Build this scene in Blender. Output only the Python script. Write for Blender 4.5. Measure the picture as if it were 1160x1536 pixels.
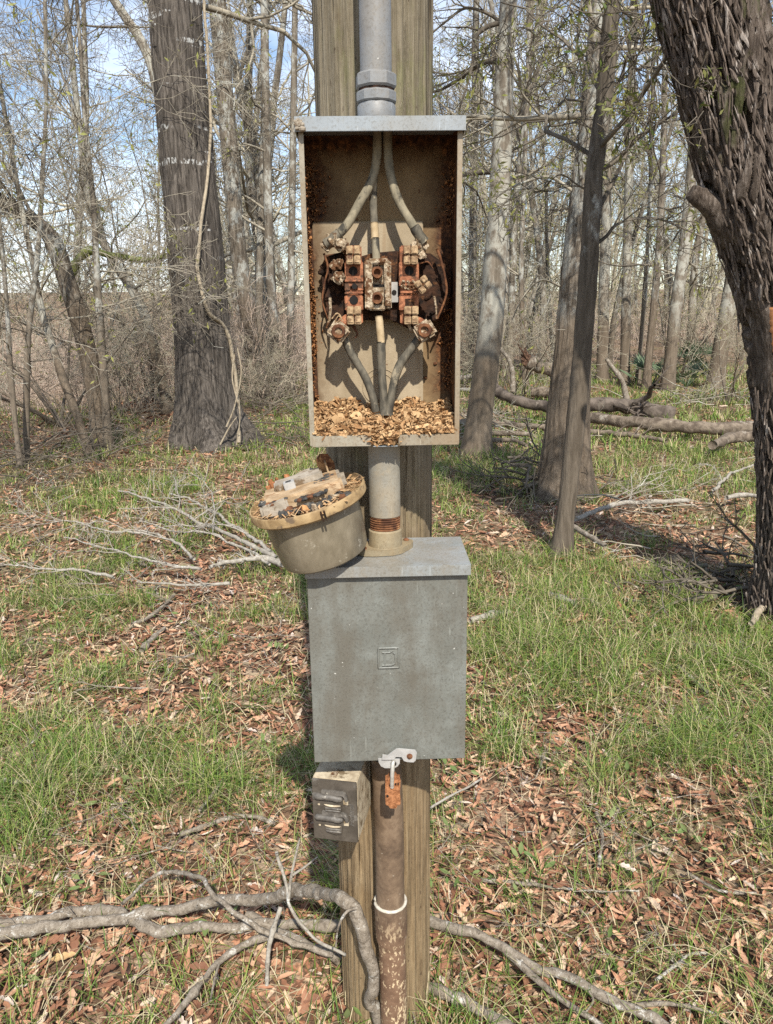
import bpy, bmesh, math, random
import numpy as np
from mathutils import Vector, Matrix

for _o in list(bpy.data.objects):
    bpy.data.objects.remove(_o)
SC = bpy.context.scene
COL = SC.collection
PI = math.pi
rad = math.radians

# ------------------------------------------------------------------ camera
CAM_H, PITCH, ROLL, FPX = 1.54, rad(15.0), rad(0.75), 1154.0
CX, CY = 580.0, 768.0
_F = np.array([0, math.cos(PITCH), -math.sin(PITCH)])
_U0 = np.array([0, math.sin(PITCH), math.cos(PITCH)])
_R0 = np.array([1.0, 0, 0])
_R = _R0 * math.cos(ROLL) - _U0 * math.sin(ROLL)
_U = _U0 * math.cos(ROLL) + _R0 * math.sin(ROLL)
camd = bpy.data.cameras.new('camera')
cam = bpy.data.objects.new('camera', camd)
COL.objects.link(cam)
cam.matrix_world = Matrix(((_R[0], _U[0], -_F[0], 0), (_R[1], _U[1], -_F[1], 0), (_R[2], _U[2], -_F[2], CAM_H), (0, 0, 0, 1)))
camd.sensor_fit = 'VERTICAL'
camd.sensor_height = 36.0
camd.lens = 36.0 * FPX / 1536.0
camd.clip_start = 0.02
camd.clip_end = 2000
SC.camera = cam

# ------------------------------------------------------------------ light, sky, exposure
SUN_EL, SUN_AZ = rad(46), rad(8.5)          # the sun stands behind the viewer, a little to the right
S = Vector((math.cos(SUN_EL) * math.sin(SUN_AZ), -math.cos(SUN_EL) * math.cos(SUN_AZ), math.sin(SUN_EL)))
sund = bpy.data.lights.new('sun', 'SUN')
sund.energy = 4.6
sund.angle = rad(0.8)
sund.color = (1.0, 0.95, 0.86)
suno = bpy.data.objects.new('sun', sund)
COL.objects.link(suno)
suno.location = S * 60
suno.rotation_euler = S.to_track_quat('Z', 'Y').to_euler()
W = bpy.data.worlds.new('World')
SC.world = W
W.use_nodes = True
_nt = W.node_tree
_nt.nodes.clear()
_sky = _nt.nodes.new('ShaderNodeTexSky')
_sky.sky_type = 'NISHITA'
_sky.sun_disc = False
_sky.sun_elevation = SUN_EL
_sky.sun_rotation = PI - SUN_AZ
_sky.air_density = 1.0
_sky.dust_density = 0.35
_sky.ozone_density = 2.0
_tc = _nt.nodes.new('ShaderNodeTexCoord')
_mp = _nt.nodes.new('ShaderNodeMapping')
_mp.inputs['Scale'].default_value = (1.0, 1.0, 2.6)
_nz = _nt.nodes.new('ShaderNodeTexNoise')
_nz.inputs['Scale'].default_value = 2.6
_nz.inputs['Detail'].default_value = 7
_nz.inputs['Roughness'].default_value = 0.6
_nz.inputs['Distortion'].default_value = 0.3
_cr = _nt.nodes.new('ShaderNodeValToRGB')
_cr.color_ramp.elements[0].position = 0.44
_cr.color_ramp.elements[0].color = (0.04, 0.04, 0.04, 1)
_cr.color_ramp.elements[1].position = 0.70
_cr.color_ramp.elements[1].color = (0.9, 0.9, 0.9, 1)
_mx = _nt.nodes.new('ShaderNodeMix')
_mx.data_type = 'RGBA'
_mx.inputs['B'].default_value = (8.2, 8.7, 9.6, 1)
_bg = _nt.nodes.new('ShaderNodeBackground')
_bg.inputs['Strength'].default_value = 0.12
_wo = _nt.nodes.new('ShaderNodeOutputWorld')
_l = _nt.links.new
_l(_tc.outputs['Generated'], _mp.inputs['Vector'])
_l(_mp.outputs[0], _nz.inputs['Vector'])
_l(_nz.outputs['Fac'], _cr.inputs['Fac'])
_l(_cr.outputs['Color'], _mx.inputs['Factor'])
_l(_sky.outputs['Color'], _mx.inputs['A'])
_l(_mx.outputs['Result'], _bg.inputs['Color'])
_l(_bg.outputs[0], _wo.inputs['Surface'])
SC.view_settings.view_transform = 'Standard'
SC.view_settings.look = 'None'
SC.view_settings.exposure = 0.58
SC.view_settings.gamma = 1.0
SC.view_settings.use_curve_mapping = False
SC.cycles.max_bounces = 6
SC.cycles.diffuse_bounces = 3
SC.cycles.glossy_bounces = 2
SC.cycles.transmission_bounces = 3
SC.cycles.transparent_max_bounces = 4
SC.cycles.use_denoising = False

# ------------------------------------------------------------------ photo geometry -> place
def ray(px, py):
    return _F + _R * ((px - CX) / FPX) - _U * ((py - CY) / FPX)

def at(px, py, Y):
    d = ray(px, py)
    return np.array([0, 0, CAM_H]) + d * (Y / d[1])

def gnd(px, py, z=0.0):
    d = ray(px, py)
    return np.array([0, 0, CAM_H]) + d * ((z - CAM_H) / d[2])

def ppm(py, Y):                       # photo pixels per metre at row py and distance Y
    return (FPX * math.cos(PITCH) - (py - CY) * math.sin(PITCH)) / Y

YAW = 0.028
def al(px, py, ly):                   # point in the frame of the boxes (turned by YAW)
    d = ray(px, py)
    c, s = math.cos(YAW), math.sin(YAW)
    d = np.array([d[0] * c + d[1] * s, -d[0] * s + d[1] * c, d[2]])
    return np.array([0, 0, CAM_H]) + d * (ly / d[1])

def l2w(v):
    v = np.asarray(v, float).reshape(-1, 3)
    c, s = math.cos(YAW), math.sin(YAW)
    return np.stack([v[:, 0] * c - v[:, 1] * s, v[:, 0] * s + v[:, 1] * c, v[:, 2]], 1)

# ------------------------------------------------------------------ noise
def _hash(ix, iy, iz, seed):
    h = (ix * 374761393 + iy * 668265263 + iz * 2147483647 + seed * 974711) & 0xFFFFFFFF
    h = ((h ^ (h >> 13)) * 1274126177) & 0xFFFFFFFF
    h = (h ^ (h >> 16)) & 0xFFFFFFFF
    return h.astype(np.float64) / 4294967295.0

def vnoise(p, seed=0):
    p = np.asarray(p, float).reshape(-1, 3)
    i = np.floor(p).astype(np.int64)
    f = p - i
    f = f * f * (3 - 2 * f)
    r = 0
    for dx in (0, 1):
        for dy in (0, 1):
            for dz in (0, 1):
                w = (f[:, 0] if dx else 1 - f[:, 0]) * (f[:, 1] if dy else 1 - f[:, 1]) * (f[:, 2] if dz else 1 - f[:, 2])
                r = r + w * _hash(i[:, 0] + dx, i[:, 1] + dy, i[:, 2] + dz, seed)
    return r

def fbm(p, octaves=3, seed=0):
    p = np.asarray(p, float).reshape(-1, 3)
    a, t, r = 0.5, 0, 0
    for k in range(octaves):
        r = r + a * vnoise(p * (2 ** k), seed + k)
        t += a
        a *= 0.5
    return r / t

def sstep(a, b, x):
    t = np.clip((x - a) / (b - a), 0, 1)
    return t * t * (3 - 2 * t)

def gz(x, y):                         # height of the ground
    x = np.asarray(x, float); y = np.asarray(y, float)
    p = np.stack([x.ravel() * 0.6, y.ravel() * 0.6, 0 * x.ravel()], 1)
    z = (fbm(p, 3, 5).reshape(x.shape) - 0.5) * 0.09
    z = z * sstep(1.5, 4.0, np.hypot(x, y))
    z = z - 0.7 * sstep(-1.5, -5.0, x + 0.1 * y) * sstep(10.5, 19, y)
    z = z + np.clip(y - 21, 0, 40) * 0.03 * sstep(-1.0, -5.0, x + 0.1 * y)
    z = z + np.clip(np.hypot(x, y) - 38, 0, 60) * 0.05
    return z

# ------------------------------------------------------------------ materials
class NG:
    def __init__(s, name):
        s.m = bpy.data.materials.new(name)
        s.m.use_nodes = True
        s.t = s.m.node_tree
        s.t.nodes.clear()
        s.out = s.t.nodes.new('ShaderNodeOutputMaterial')
    def n(s, k, **kw):
        o = s.t.nodes.new(k)
        for a, b in kw.items():
            setattr(o, a, b)
        return o
    def put(s, sock, v):
        if v is None:
            return
        if isinstance(v, bpy.types.NodeSocket):
            s.t.links.new(v, sock)
        elif isinstance(v, (tuple, list)):
            sock.default_value = tuple(v) + ((1,) if len(v) == 3 and len(sock.default_value) == 4 else ())
        else:
            sock.default_value = v
    def obj(s):
        return s.n('ShaderNodeTexCoord').outputs['Object']
    def pos(s):
        return s.n('ShaderNodeNewGeometry').outputs['Position']
    def island(s):
        return s.n('ShaderNodeNewGeometry').outputs['Random Per Island']
    def orand(s):
        return s.n('ShaderNodeObjectInfo').outputs['Random']
    def xyz(s, v):
        o = s.n('ShaderNodeSeparateXYZ')
        s.put(o.inputs[0], v)
        return o.outputs
    def map(s, v, scale=(1, 1, 1), loc=(0, 0, 0), rot=(0, 0, 0)):
        o = s.n('ShaderNodeMapping')
        s.put(o.inputs['Vector'], v); s.put(o.inputs['Scale'], scale); s.put(o.inputs['Location'], loc); s.put(o.inputs['Rotation'], rot)
        return o.outputs[0]
    def noise(s, v, scale=5, detail=4, rough=0.55, dist=0.0):
        o = s.n('ShaderNodeTexNoise')
        s.put(o.inputs['Vector'], v); s.put(o.inputs['Scale'], scale); s.put(o.inputs['Detail'], detail)
        s.put(o.inputs['Roughness'], rough); s.put(o.inputs['Distortion'], dist)
        return o.outputs['Fac']
    def voro(s, v, scale=5, feature='F1', out='Distance', randomness=1.0):
        o = s.n('ShaderNodeTexVoronoi', feature=feature)
        s.put(o.inputs['Vector'], v); s.put(o.inputs['Scale'], scale); s.put(o.inputs['Randomness'], randomness)
        return o.outputs[out]
    def ramp(s, f, stops, interp='LINEAR'):
        o = s.n('ShaderNodeValToRGB')
        e = o.color_ramp.elements
        o.color_ramp.interpolation = interp
        while len(e) < len(stops):
            e.new(0.5)
        for k, (p, c) in enumerate(stops):
            e[k].position = p
            e[k].color = (c, c, c, 1) if isinstance(c, (int, float)) else tuple(c) + (1,)
        s.put(o.inputs['Fac'], f)
        return o.outputs['Color']
    def mix(s, f, a, b, mode='MIX'):
        o = s.n('ShaderNodeMix', data_type='RGBA', blend_type=mode)
        s.put(o.inputs['Factor'], f); s.put(o.inputs['A'], a); s.put(o.inputs['B'], b)
        return o.outputs['Result']
    def math(s, op, a, b=None, c=None, clamp=False):
        o = s.n('ShaderNodeMath', operation=op, use_clamp=clamp)
        s.put(o.inputs[0], a); s.put(o.inputs[1], b)
        if c is not None:
            s.put(o.inputs[2], c)
        return o.outputs[0]
    def step(s, v, a, b):
        o = s.n('ShaderNodeMapRange', interpolation_type='SMOOTHSTEP')
        s.put(o.inputs['Value'], v); s.put(o.inputs['From Min'], a); s.put(o.inputs['From Max'], b)
        return o.outputs[0]
    def bump(s, h, strength=0.5, dist=0.01):
        o = s.n('ShaderNodeBump')
        s.put(o.inputs['Height'], h); s.put(o.inputs['Strength'], strength); s.put(o.inputs['Distance'], dist)
        return o.outputs[0]
    def done(s, col, rough=0.8, normal=None, metal=0.0, spec=0.3, transl=0.0):
        b = s.n('ShaderNodeBsdfPrincipled')
        s.put(b.inputs['Base Color'], col); s.put(b.inputs['Roughness'], rough); s.put(b.inputs['Metallic'], metal)
        s.put(b.inputs['Specular IOR Level'], spec); s.put(b.inputs['Normal'], normal)
        o = b.outputs[0]
        if transl:
            t = s.n('ShaderNodeBsdfTranslucent')
            s.put(t.inputs['Color'], col)
            x = s.n('ShaderNodeMixShader')
            x.inputs[0].default_value = transl
            s.t.links.new(o, x.inputs[1]); s.t.links.new(t.outputs[0], x.inputs[2])
            o = x.outputs[0]
        s.t.links.new(o, s.out.inputs['Surface'])
        return s.m

def bark_mat(name, dark, light, lichen=(0.42, 0.42, 0.38), lich=0.5, flood=None, floodc=(0.17, 0.125, 0.085), zs=0.13, scale=26, bs=0.7, bands=False, moss=0.0, bd=0.012):
    g = NG(name)
    p = g.pos()
    v = g.map(p, (1, 1, zs))
    a = g.noise(v, scale, 5, 0.65, 0.6)
    b = g.noise(p, 2.2, 3, 0.6)
    c = g.mix(g.step(a, 0.32, 0.68), dark, light)
    c = g.mix(g.math('MULTIPLY', g.step(b, 0.4, 0.75), 0.35), c, tuple(x * 0.55 for x in dark))
    l = g.noise(g.map(p, (1, 1, 0.6)), 6.5, 6, 0.72)
    lm = g.step(l, 1.0 - lich * 0.95, 1.0 - lich * 0.95 + 0.13)
    if flood is not None:
        z = g.math('ADD', g.xyz(p)[2], g.math('MULTIPLY', g.noise(p, 1.6, 3), 1.3))
        fz = g.step(z, flood, flood + 0.7)
        lm = g.math('MULTIPLY', lm, fz)
        c = g.mix(fz, g.mix(0.55, c, g.mix(g.step(a, 0.3, 0.7), tuple(x * 0.7 for x in floodc), floodc)), c)
    c = g.mix(lm, c, lichen)
    if bands:
        w = g.math('ADD', g.math('MULTIPLY', g.xyz(p)[2], 1.0), g.math('MULTIPLY', g.noise(p, 1.5, 2), 0.16))
        hz = g.noise(g.map(p, (0.5, 0.5, 5.2), (3.1, 0, 1.7)), 2.0, 2, 0.5)
        bm = g.math('MULTIPLY', g.step(hz, 0.635, 0.66), g.step(g.noise(g.map(p, (1, 1, 0.35)), 42, 3), 0.49, 0.56))
        bm = g.math('MULTIPLY', bm, g.step(g.xyz(p)[2], 1.9, 2.3))
        c = g.mix(g.math('MULTIPLY', bm, 0.8), c, (0.5, 0.5, 0.48))
    if moss:
        mm = g.step(g.noise(g.map(p, (1, 1, 0.5)), 2.6, 5, 0.7), 1 - moss, 1 - moss + 0.12)
        c = g.mix(mm, c, (0.045, 0.06, 0.015))
    fine = g.noise(v, scale * 3.2, 4, 0.6)
    h = g.math('ADD', a, g.math('MULTIPLY', fine, 0.4))
    return g.done(c, 0.9, g.bump(h, bs, bd), spec=0.15)

def simple(name, c1, c2, scale=20, rough=0.7, bs=0.3, bd=0.004, metal=0.0, stretch=(1, 1, 1), island=False, spec=0.3, c3=None, t3=0.62, transl=0.0, obj=False):
    g = NG(name)
    p = g.map(g.obj() if obj else g.pos(), stretch)
    n = g.noise(p, scale, 5, 0.62, 0.3)
    f = g.step(n, 0.33, 0.67)
    c = g.mix(f, c1, c2)
    if island:
        c = g.mix(g.math('MULTIPLY', g.island(), 0.85), c, c2 if c3 is None else c3)
    elif c3 is not None:
        m = g.noise(p, scale * 0.45, 6, 0.7)
        c = g.mix(g.step(m, t3, t3 + 0.07), c, c3)
    return g.done(c, rough, g.bump(n, bs, bd) if bs else None, metal, spec, transl)

# ------------------------------------------------------------------ mesh building
class MB:
    def __init__(s):
        s.v, s.f, s.k = [], [], 0
    def add(s, v, f):
        v = np.asarray(v, float).reshape(-1, 3)
        s.v.append(v)
        s.f.extend([tuple(i + s.k for i in q) for q in f])
        s.k += len(v)
        return s
    def box(s, a, b, bev=0.0, M=None, seg=2):
        bm = bmesh.new()
        bmesh.ops.create_cube(bm, size=1)
        a, b = np.minimum(a, b), np.maximum(a, b)
        for v in bm.verts:
            v.co = [(a[i] + b[i]) / 2 + v.co[i] * (b[i] - a[i]) for i in range(3)]
        if bev:
            bmesh.ops.bevel(bm, geom=list(bm.edges), offset=bev, segments=seg, affect='EDGES', clamp_overlap=True)
        return s.frombm(bm, M)
    def frombm(s, bm, M=None):
        bm.verts.index_update()
        v = [(M @ x.co if M else x.co)[:] for x in bm.verts]
        f = [[x.index for x in q.verts] for q in bm.faces]
        bm.free()
        return s.add(v, f)
    def lathe(s, prof, n=32, M=None, cap=True, ang=0.0):
        th = np.arange(n) * 2 * PI / n + ang
        v = []
        for r, z in prof:
            v += [(r * math.cos(t), r * math.sin(t), z) for t in th]
        f = []
        for i in range(len(prof) - 1):
            for j in range(n):
                k = (j + 1) % n
                f.append((i * n + j, i * n + k, (i + 1) * n + k, (i + 1) * n + j))
        if cap:
            f.append(tuple(range(n))[::-1])
            f.append(tuple((len(prof) - 1) * n + j for j in range(n)))
        v = np.array(v)
        if M is not None:
            v = np.array([(M @ Vector(x))[:] for x in v])
        return s.add(v, f)
    def tube(s, pts, r, n=8, cap=True, jit=0.0, seed=0, jf=30):
        v, f = tube_arrays(np.asarray(pts, float)[None], np.broadcast_to(np.asarray(r, float), (len(pts),))[None], n)
        if jit:
            m = len(pts)
            c = np.repeat(np.asarray(pts, float), n, 0)
            d = v - c
            v = c + d * (1 + jit * (fbm(v * jf, 3, seed) - 0.5)[:, None] * 2)
        f = [tuple(q) for q in f]
        if cap:
            f.append(tuple(range(n))[::-1])
            f.append(tuple((len(pts) - 1) * n + j for j in range(n)))
        return s.add(v, f)
    def prism(s, poly, d0, d1):
        """poly: 3-D outline; extruded from offset d0 to d1 (vectors)"""
        p = np.asarray(poly, float)
        n = len(p)
        v = np.concatenate([p + d0, p + d1])
        f = [tuple(range(n)), tuple(range(2 * n - 1, n - 1, -1))]
        for j in range(n):
            k = (j + 1) % n
            f.append((j, j + n, k + n, k))
        return s.add(v, f)
    def rough(s, amp, freq, seed=0):
        for i, v in enumerate(s.v):
            s.v[i] = v + (np.stack([fbm(v * freq + 11.3 * k, 3, seed + k) for k in range(3)], 1) - 0.5) * 2 * amp
        return s
    def l2w(s):
        s.v = [l2w(v) for v in s.v]
        return s
    def build(s, name, mat, parent=None, smooth=None, loc=None):
        return mesh_obj(name, np.concatenate(s.v), s.f, mat, parent, smooth, loc)

def tube_arrays(P, Rr, n):
    """P (N,m,3) centre lines, Rr (N,m) radii -> vertices and quads of N tubes with n sides"""
    N, m, _ = P.shape
    T = np.gradient(P, axis=1)
    T /= np.linalg.norm(T, axis=2, keepdims=True) + 1e-12
    chord = P[:, -1] - P[:, 0]
    ref = np.where((np.abs(chord[:, 0]) < 0.6 * np.linalg.norm(chord, axis=1))[:, None], np.array([[1.0, 0, 0]]), np.array([[0, 1.0, 0]]))
    ref = np.repeat(ref[:, None], m, 1)
    A = np.cross(T, ref)
    A /= np.linalg.norm(A, axis=2, keepdims=True) + 1e-12
    B = np.cross(T, A)
    th = np.arange(n) * 2 * PI / n
    V = P[:, :, None] + Rr[:, :, None, None] * (A[:, :, None] * np.cos(th)[None, None, :, None] + B[:, :, None] * np.sin(th)[None, None, :, None])
    base = (np.arange(N) * m * n)[:, None, None]
    i = np.arange(m - 1)[None, :, None] * n
    j = np.arange(n)[None, None, :]
    k = (j + 1) % n
    q = np.stack([base + i + j, base + i + n + j, base + i + n + k, base + i + k], -1).reshape(-1, 4)
    return V.reshape(-1, 3), q

def mesh_data(name, v, f, mat, smooth=None):
    me = bpy.data.meshes.new(name)
    v = np.ascontiguousarray(v, dtype=np.float32)
    if isinstance(f, np.ndarray):
        k = f.shape[1]
        me.vertices.add(len(v))
        me.vertices.foreach_set('co', v.ravel())
        me.loops.add(f.size)
        me.loops.foreach_set('vertex_index', f.astype(np.int32).ravel())
        me.polygons.add(len(f))
        me.polygons.foreach_set('loop_start', np.arange(0, f.size, k, dtype=np.int32))
        me.update(calc_edges=True)
    else:
        me.from_pydata(v.tolist(), [], f)
        me.update()
    me.materials.append(mat)
    if smooth is True:
        me.shade_smooth()
    elif smooth is not None and smooth is not False:
        me.shade_smooth()
        me.set_sharp_from_angle(angle=rad(smooth))
    return me

def add_obj(name, data, parent=None, loc=None):
    o = bpy.data.objects.new(name, data)
    COL.objects.link(o)
    if loc is not None:
        o.location = loc
    if parent is not None:
        o.parent = parent
        o.matrix_parent_inverse = Matrix.Translation(-Vector(BASES.get(parent.name, (0, 0, 0))))
    return o

BASES = {}
def mesh_obj(name, v, f, mat, parent=None, smooth=None, loc=None):
    return add_obj(name, mesh_data(name, v, f, mat, smooth), parent, loc)

def tag(o, label, cat=None, group=None, kind=None):
    o['label'] = label
    if cat:
        o['category'] = cat
    if group:
        o['group'] = group
    if kind:
        o['kind'] = kind
    return o

def thing(name, label, cat, base, group=None):
    o = bpy.data.objects.new(name, None)
    COL.objects.link(o)
    o.location = base
    o.empty_display_size = 0.1
    BASES[o.name] = tuple(float(x) for x in base)
    return tag(o, label, cat, group)

def smooth_path(pts, n):
    """Catmull-Rom through pts (k,d), n samples"""
    p = np.asarray(pts, float)
    if len(p) == 2:
        t = np.linspace(0, 1, n)[:, None]
        return p[0] * (1 - t) + p[1] * t
    q = np.vstack([2 * p[0] - p[1], p, 2 * p[-1] - p[-2]])
    u = np.linspace(0, len(p) - 1 - 1e-9, n)
    i = u.astype(int)
    t = (u - i)[:, None]
    a, b, c, d = q[i], q[i + 1], q[i + 2], q[i + 3]
    return 0.5 * (2 * b + (c - a) * t + (2 * a - 5 * b + 4 * c - d) * t * t + (3 * b - a - 3 * c + d) * t ** 3)

# ------------------------------------------------------------------ materials of the pole and its fittings
def wood_pole():
    g = NG('pole_wood')
    p = g.pos()
    z = g.xyz(p)[2]
    warp = g.noise(g.map(p, (1, 1, 0.4)), 7, 3, 0.5)
    v = g.map(p, (1, 1, 0.022))
    a = g.noise(g.map(p, (1, 1, 0.03)), 230, 5, 0.72, 0.6)
    b = g.noise(g.map(p, (1, 1, 0.07)), 30, 6, 0.7, 0.6)
    k = g.noise(p, 70, 4, 0.65)
    f = g.math('ADD', g.math('MULTIPLY', a, 0.6), g.math('ADD', g.math('MULTIPLY', b, 0.28), g.math('MULTIPLY', k, 0.12)))
    lo = g.ramp(f, [(0.34, (0.10, 0.068, 0.038)), (0.47, (0.215, 0.15, 0.083)), (0.57, (0.295, 0.215, 0.124)), (0.68, (0.385, 0.295, 0.185))])
    up = g.ramp(f, [(0.34, (0.085, 0.069, 0.046)), (0.47, (0.165, 0.137, 0.093)), (0.57, (0.23, 0.195, 0.138)), (0.68, (0.32, 0.28, 0.21))])
    hi = g.step(g.math('ADD', z, g.math('MULTIPLY', warp, 0.5)), 1.0, 1.7)
    c = g.mix(hi, lo, up)
    alg = g.math('MULTIPLY', g.step(g.noise(g.map(p, (1, 1, 0.35)), 13, 7, 0.75), 0.52, 0.66), hi)
    c = g.mix(g.math('MULTIPLY', alg, 0.42), c, (0.16, 0.165, 0.06))
    c = g.mix(g.math('MULTIPLY', g.step(g.noise(g.map(p, (1, 1, 0.2)), 9, 6, 0.7), 0.53, 0.66), 0.45), c, (0.10, 0.072, 0.042))
    cr = g.noise(g.map(p, (1, 1, 0.016)), 46, 2, 0.5, 1.2)
    ck = g.math('MULTIPLY', g.step(cr, 0.655, 0.69), g.step(g.noise(g.map(p, (1, 1, .3)), 6, 3), 0.42, 0.55))
    c = g.mix(g.math('MULTIPLY', ck, 0.85), c, (0.03, 0.02, 0.012))
    sp = g.step(g.noise(g.map(p, (1, 1, .5)), 120, 2, 0.5), 0.68, 0.73)
    c = g.mix(g.math('MULTIPLY', sp, 0.6), c, (0.06, 0.04, 0.025))
    h = g.math('SUBTRACT', f, g.math('MULTIPLY', ck, 0.5))
    return g.done(c, 0.88, g.bump(h, 0.9, 0.006), spec=0.12)
M_POLE = wood_pole()

def dirty_metal(name, base, tint, stain, amt=0.55, rough=0.55, rust=0.0, seed=0.0, speck=True, metal=0.0):
    g = NG(name)
    p = g.map(g.pos(), (1, 1, 1), (seed, seed * 0.7, seed * 1.3))
    a = g.noise(p, 13, 7, 0.72, 0.3)
    c = g.mix(g.step(a, 0.35, 0.65), base, tint)
    sc_ = g.noise(g.map(p, (1, 1, 1), rot=(0, .5, 0)), 30, 2, .5, .2)
    c = g.mix(g.math('MULTIPLY', g.step(g.noise(g.map(p, (9, 9, .5)), 26, 2, .5), .70, .73), .35), c, tuple(min(1, x * 1.9) for x in base))
    st = g.noise(g.map(p, (1, 1, 0.16)), 16, 6, 0.68, 0.3)
    cl = g.noise(p, 5.0, 7, 0.7)
    m = g.math('MULTIPLY', g.step(g.math('ADD', g.math('MULTIPLY', st, 0.45), g.math('MULTIPLY', cl, 0.55)), 0.42, 0.6), amt)
    c = g.mix(m, c, stain)
    fine = g.noise(p, 260, 3, 0.6)
    c = g.mix(g.math('MULTIPLY', g.step(fine, 0.48, 0.7), 0.4), c, tuple(x * 0.5 for x in stain))
    c = g.mix(g.math('MULTIPLY', g.step(g.noise(p, 70, 5, .7), 0.52, 0.68), 0.3), c, stain)
    if speck:
        s1 = g.noise(p, 150, 1, 0.4)
        c = g.mix(g.math('MULTIPLY', g.step(s1, 0.80, 0.83), 0.7), c, (0.6, 0.58, 0.52))
    if rust:
        rn = g.noise(p, 22, 7, 0.75, 0.5)
        c = g.mix(g.step(rn, 1 - rust, 1 - rust + 0.1), c, g.mix(g.noise(p, 90, 3), (0.13, 0.045, 0.015), (0.36, 0.15, 0.05)))
    return g.done(c, g.math('ADD', g.math('MULTIPLY', a, 0.3), rough - 0.15), g.bump(fine, 0.12, 0.001), metal, 0.4)
M_DOOR = dirty_metal('grey_painted_steel', (0.185, 0.192, 0.172), (0.135, 0.138, 0.12), (0.112, 0.1, 0.078), 0.8, 0.46, 0.18)
M_HOODL = dirty_metal('grey_hood_sky_sheen', (0.27, 0.285, 0.285), (0.205, 0.215, 0.205), (0.21, 0.165, 0.105), 0.45, 0.34, 0.3, 3.0, True, 0.0)  # sky reflection on the hood top is put into this lighter bluish grey
M_HOODU = dirty_metal('pale_zinc_steel', (0.27, 0.295, 0.31), (0.225, 0.245, 0.255), (0.22, 0.19, 0.14), 0.4, 0.42, 0.27, 5.0)
M_SIDE = dirty_metal('weathered_steel_edge', (0.31, 0.285, 0.225), (0.235, 0.205, 0.15), (0.22, 0.145, 0.075), 0.6, 0.55, 0.36, 7.0)
M_PVC = dirty_metal('weathered_grey_conduit', (0.212, 0.218, 0.22), (0.16, 0.164, 0.165), (0.2, 0.165, 0.12), 0.45, 0.5, 0.31, 9.0)
M_PVCM = dirty_metal('dusty_conduit', (0.28, 0.265, 0.22), (0.205, 0.19, 0.155), (0.3, 0.235, 0.15), 0.55, 0.6, 0.32, 11.0)
M_HUBM = dirty_metal('dusty_hub', (0.32, 0.265, 0.17), (0.22, 0.18, 0.115), (0.26, 0.18, 0.09), 0.65, 0.6, 0.38, 12.0)

def rust_pipe():
    g = NG('rusted_pipe')
    p = g.pos()
    a = g.noise(p, 30, 6, 0.7, 0.3)
    c = g.ramp(a, [(0.3, (0.075, 0.05, 0.033)), (0.5, (0.145, 0.098, 0.062)), (0.7, (0.22, 0.155, 0.10))])
    z = g.xyz(p)[2]
    low = g.math('SUBTRACT', 1.0, g.step(z, 0.28, 0.42))
    w = g.math('ADD', g.math('MULTIPLY', g.noise(g.map(p, (1, 1, 0.5)), 150, 5, 0.7, 0.2), .65), g.math('MULTIPLY', g.noise(p, 24, 4, .6), .35))
    m = g.math('MULTIPLY', g.step(w, 0.53, 0.57), low)
    c = g.mix(m, g.mix(low, c, g.ramp(a, [(0.3, (0.10, 0.056, 0.034)), (0.7, (0.215, 0.13, 0.08))])), (0.55, 0.42, 0.26))
    sp = g.step(g.noise(p, 90, 4, 0.6), 0.66, 0.7)
    c = g.mix(g.math('MULTIPLY', sp, 0.5), c, (0.4, 0.34, 0.26))
    return g.done(c, 0.75, g.bump(a, 0.4, 0.002), spec=0.25)
M_RPIPE = rust_pipe()

def inside(name, c1, c2, rust):
    """c1/c2 paint; a brown darkening, then rust, comes in from the edges of the sheet (its own x and z limits)"""
    g = NG(name)
    p = g.pos()
    a = g.noise(g.map(p, (1, 1, 0.4)), 14, 5, 0.6)
    c = g.mix(g.step(a, 0.35, 0.65), c1, c2)
    x, y, z = g.xyz(p)[0], g.xyz(p)[1], g.xyz(p)[2]
    n = g.noise(p, 24, 7, 0.75, 0.4)
    big = g.noise(p, 8, 4, 0.6)
    x0, x1, z1 = rust
    ex = g.math('MINIMUM', g.math('SUBTRACT', x, x0), g.math('SUBTRACT', x1, x))
    ez = g.math('SUBTRACT', z1, z)
    e = g.math('MINIMUM', ex, ez)
    d = g.math('SUBTRACT', g.math('ADD', g.math('MULTIPLY', n, 0.07), g.math('MULTIPLY', big, 0.075)), e)
    br = g.step(d, -0.005, 0.05)
    c = g.mix(g.math('MULTIPLY', br, 0.85), c, (0.10, 0.056, 0.026))  # wide brown darkening towards the sides and top
    r = g.step(d, 0.038, 0.062)
    rc = g.ramp(g.noise(p, 120, 4, 0.7), [(0.32, (0.02, 0.009, 0.005)), (0.52, (0.075, 0.03, 0.012)), (0.7, (0.25, 0.105, 0.036))])
    c = g.mix(r, c, rc)
    run = g.step(g.noise(g.map(p, (1, 1, 0.06)), 60, 4, 0.6), 0.58, 0.7)
    c = g.mix(g.math('MULTIPLY', run, 0.35), c, (0.22, 0.13, 0.06))
    sp = g.step(g.noise(p, 75, 2, 0.5), 0.72, 0.75)
    c = g.mix(g.math('MULTIPLY', sp, 0.8), c, (0.1, 0.045, 0.02))
    return g.done(c, 0.75, g.bump(g.math('ADD', n, g.math('MULTIPLY', r, 0.5)), 0.4, 0.004), spec=0.25)

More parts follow.
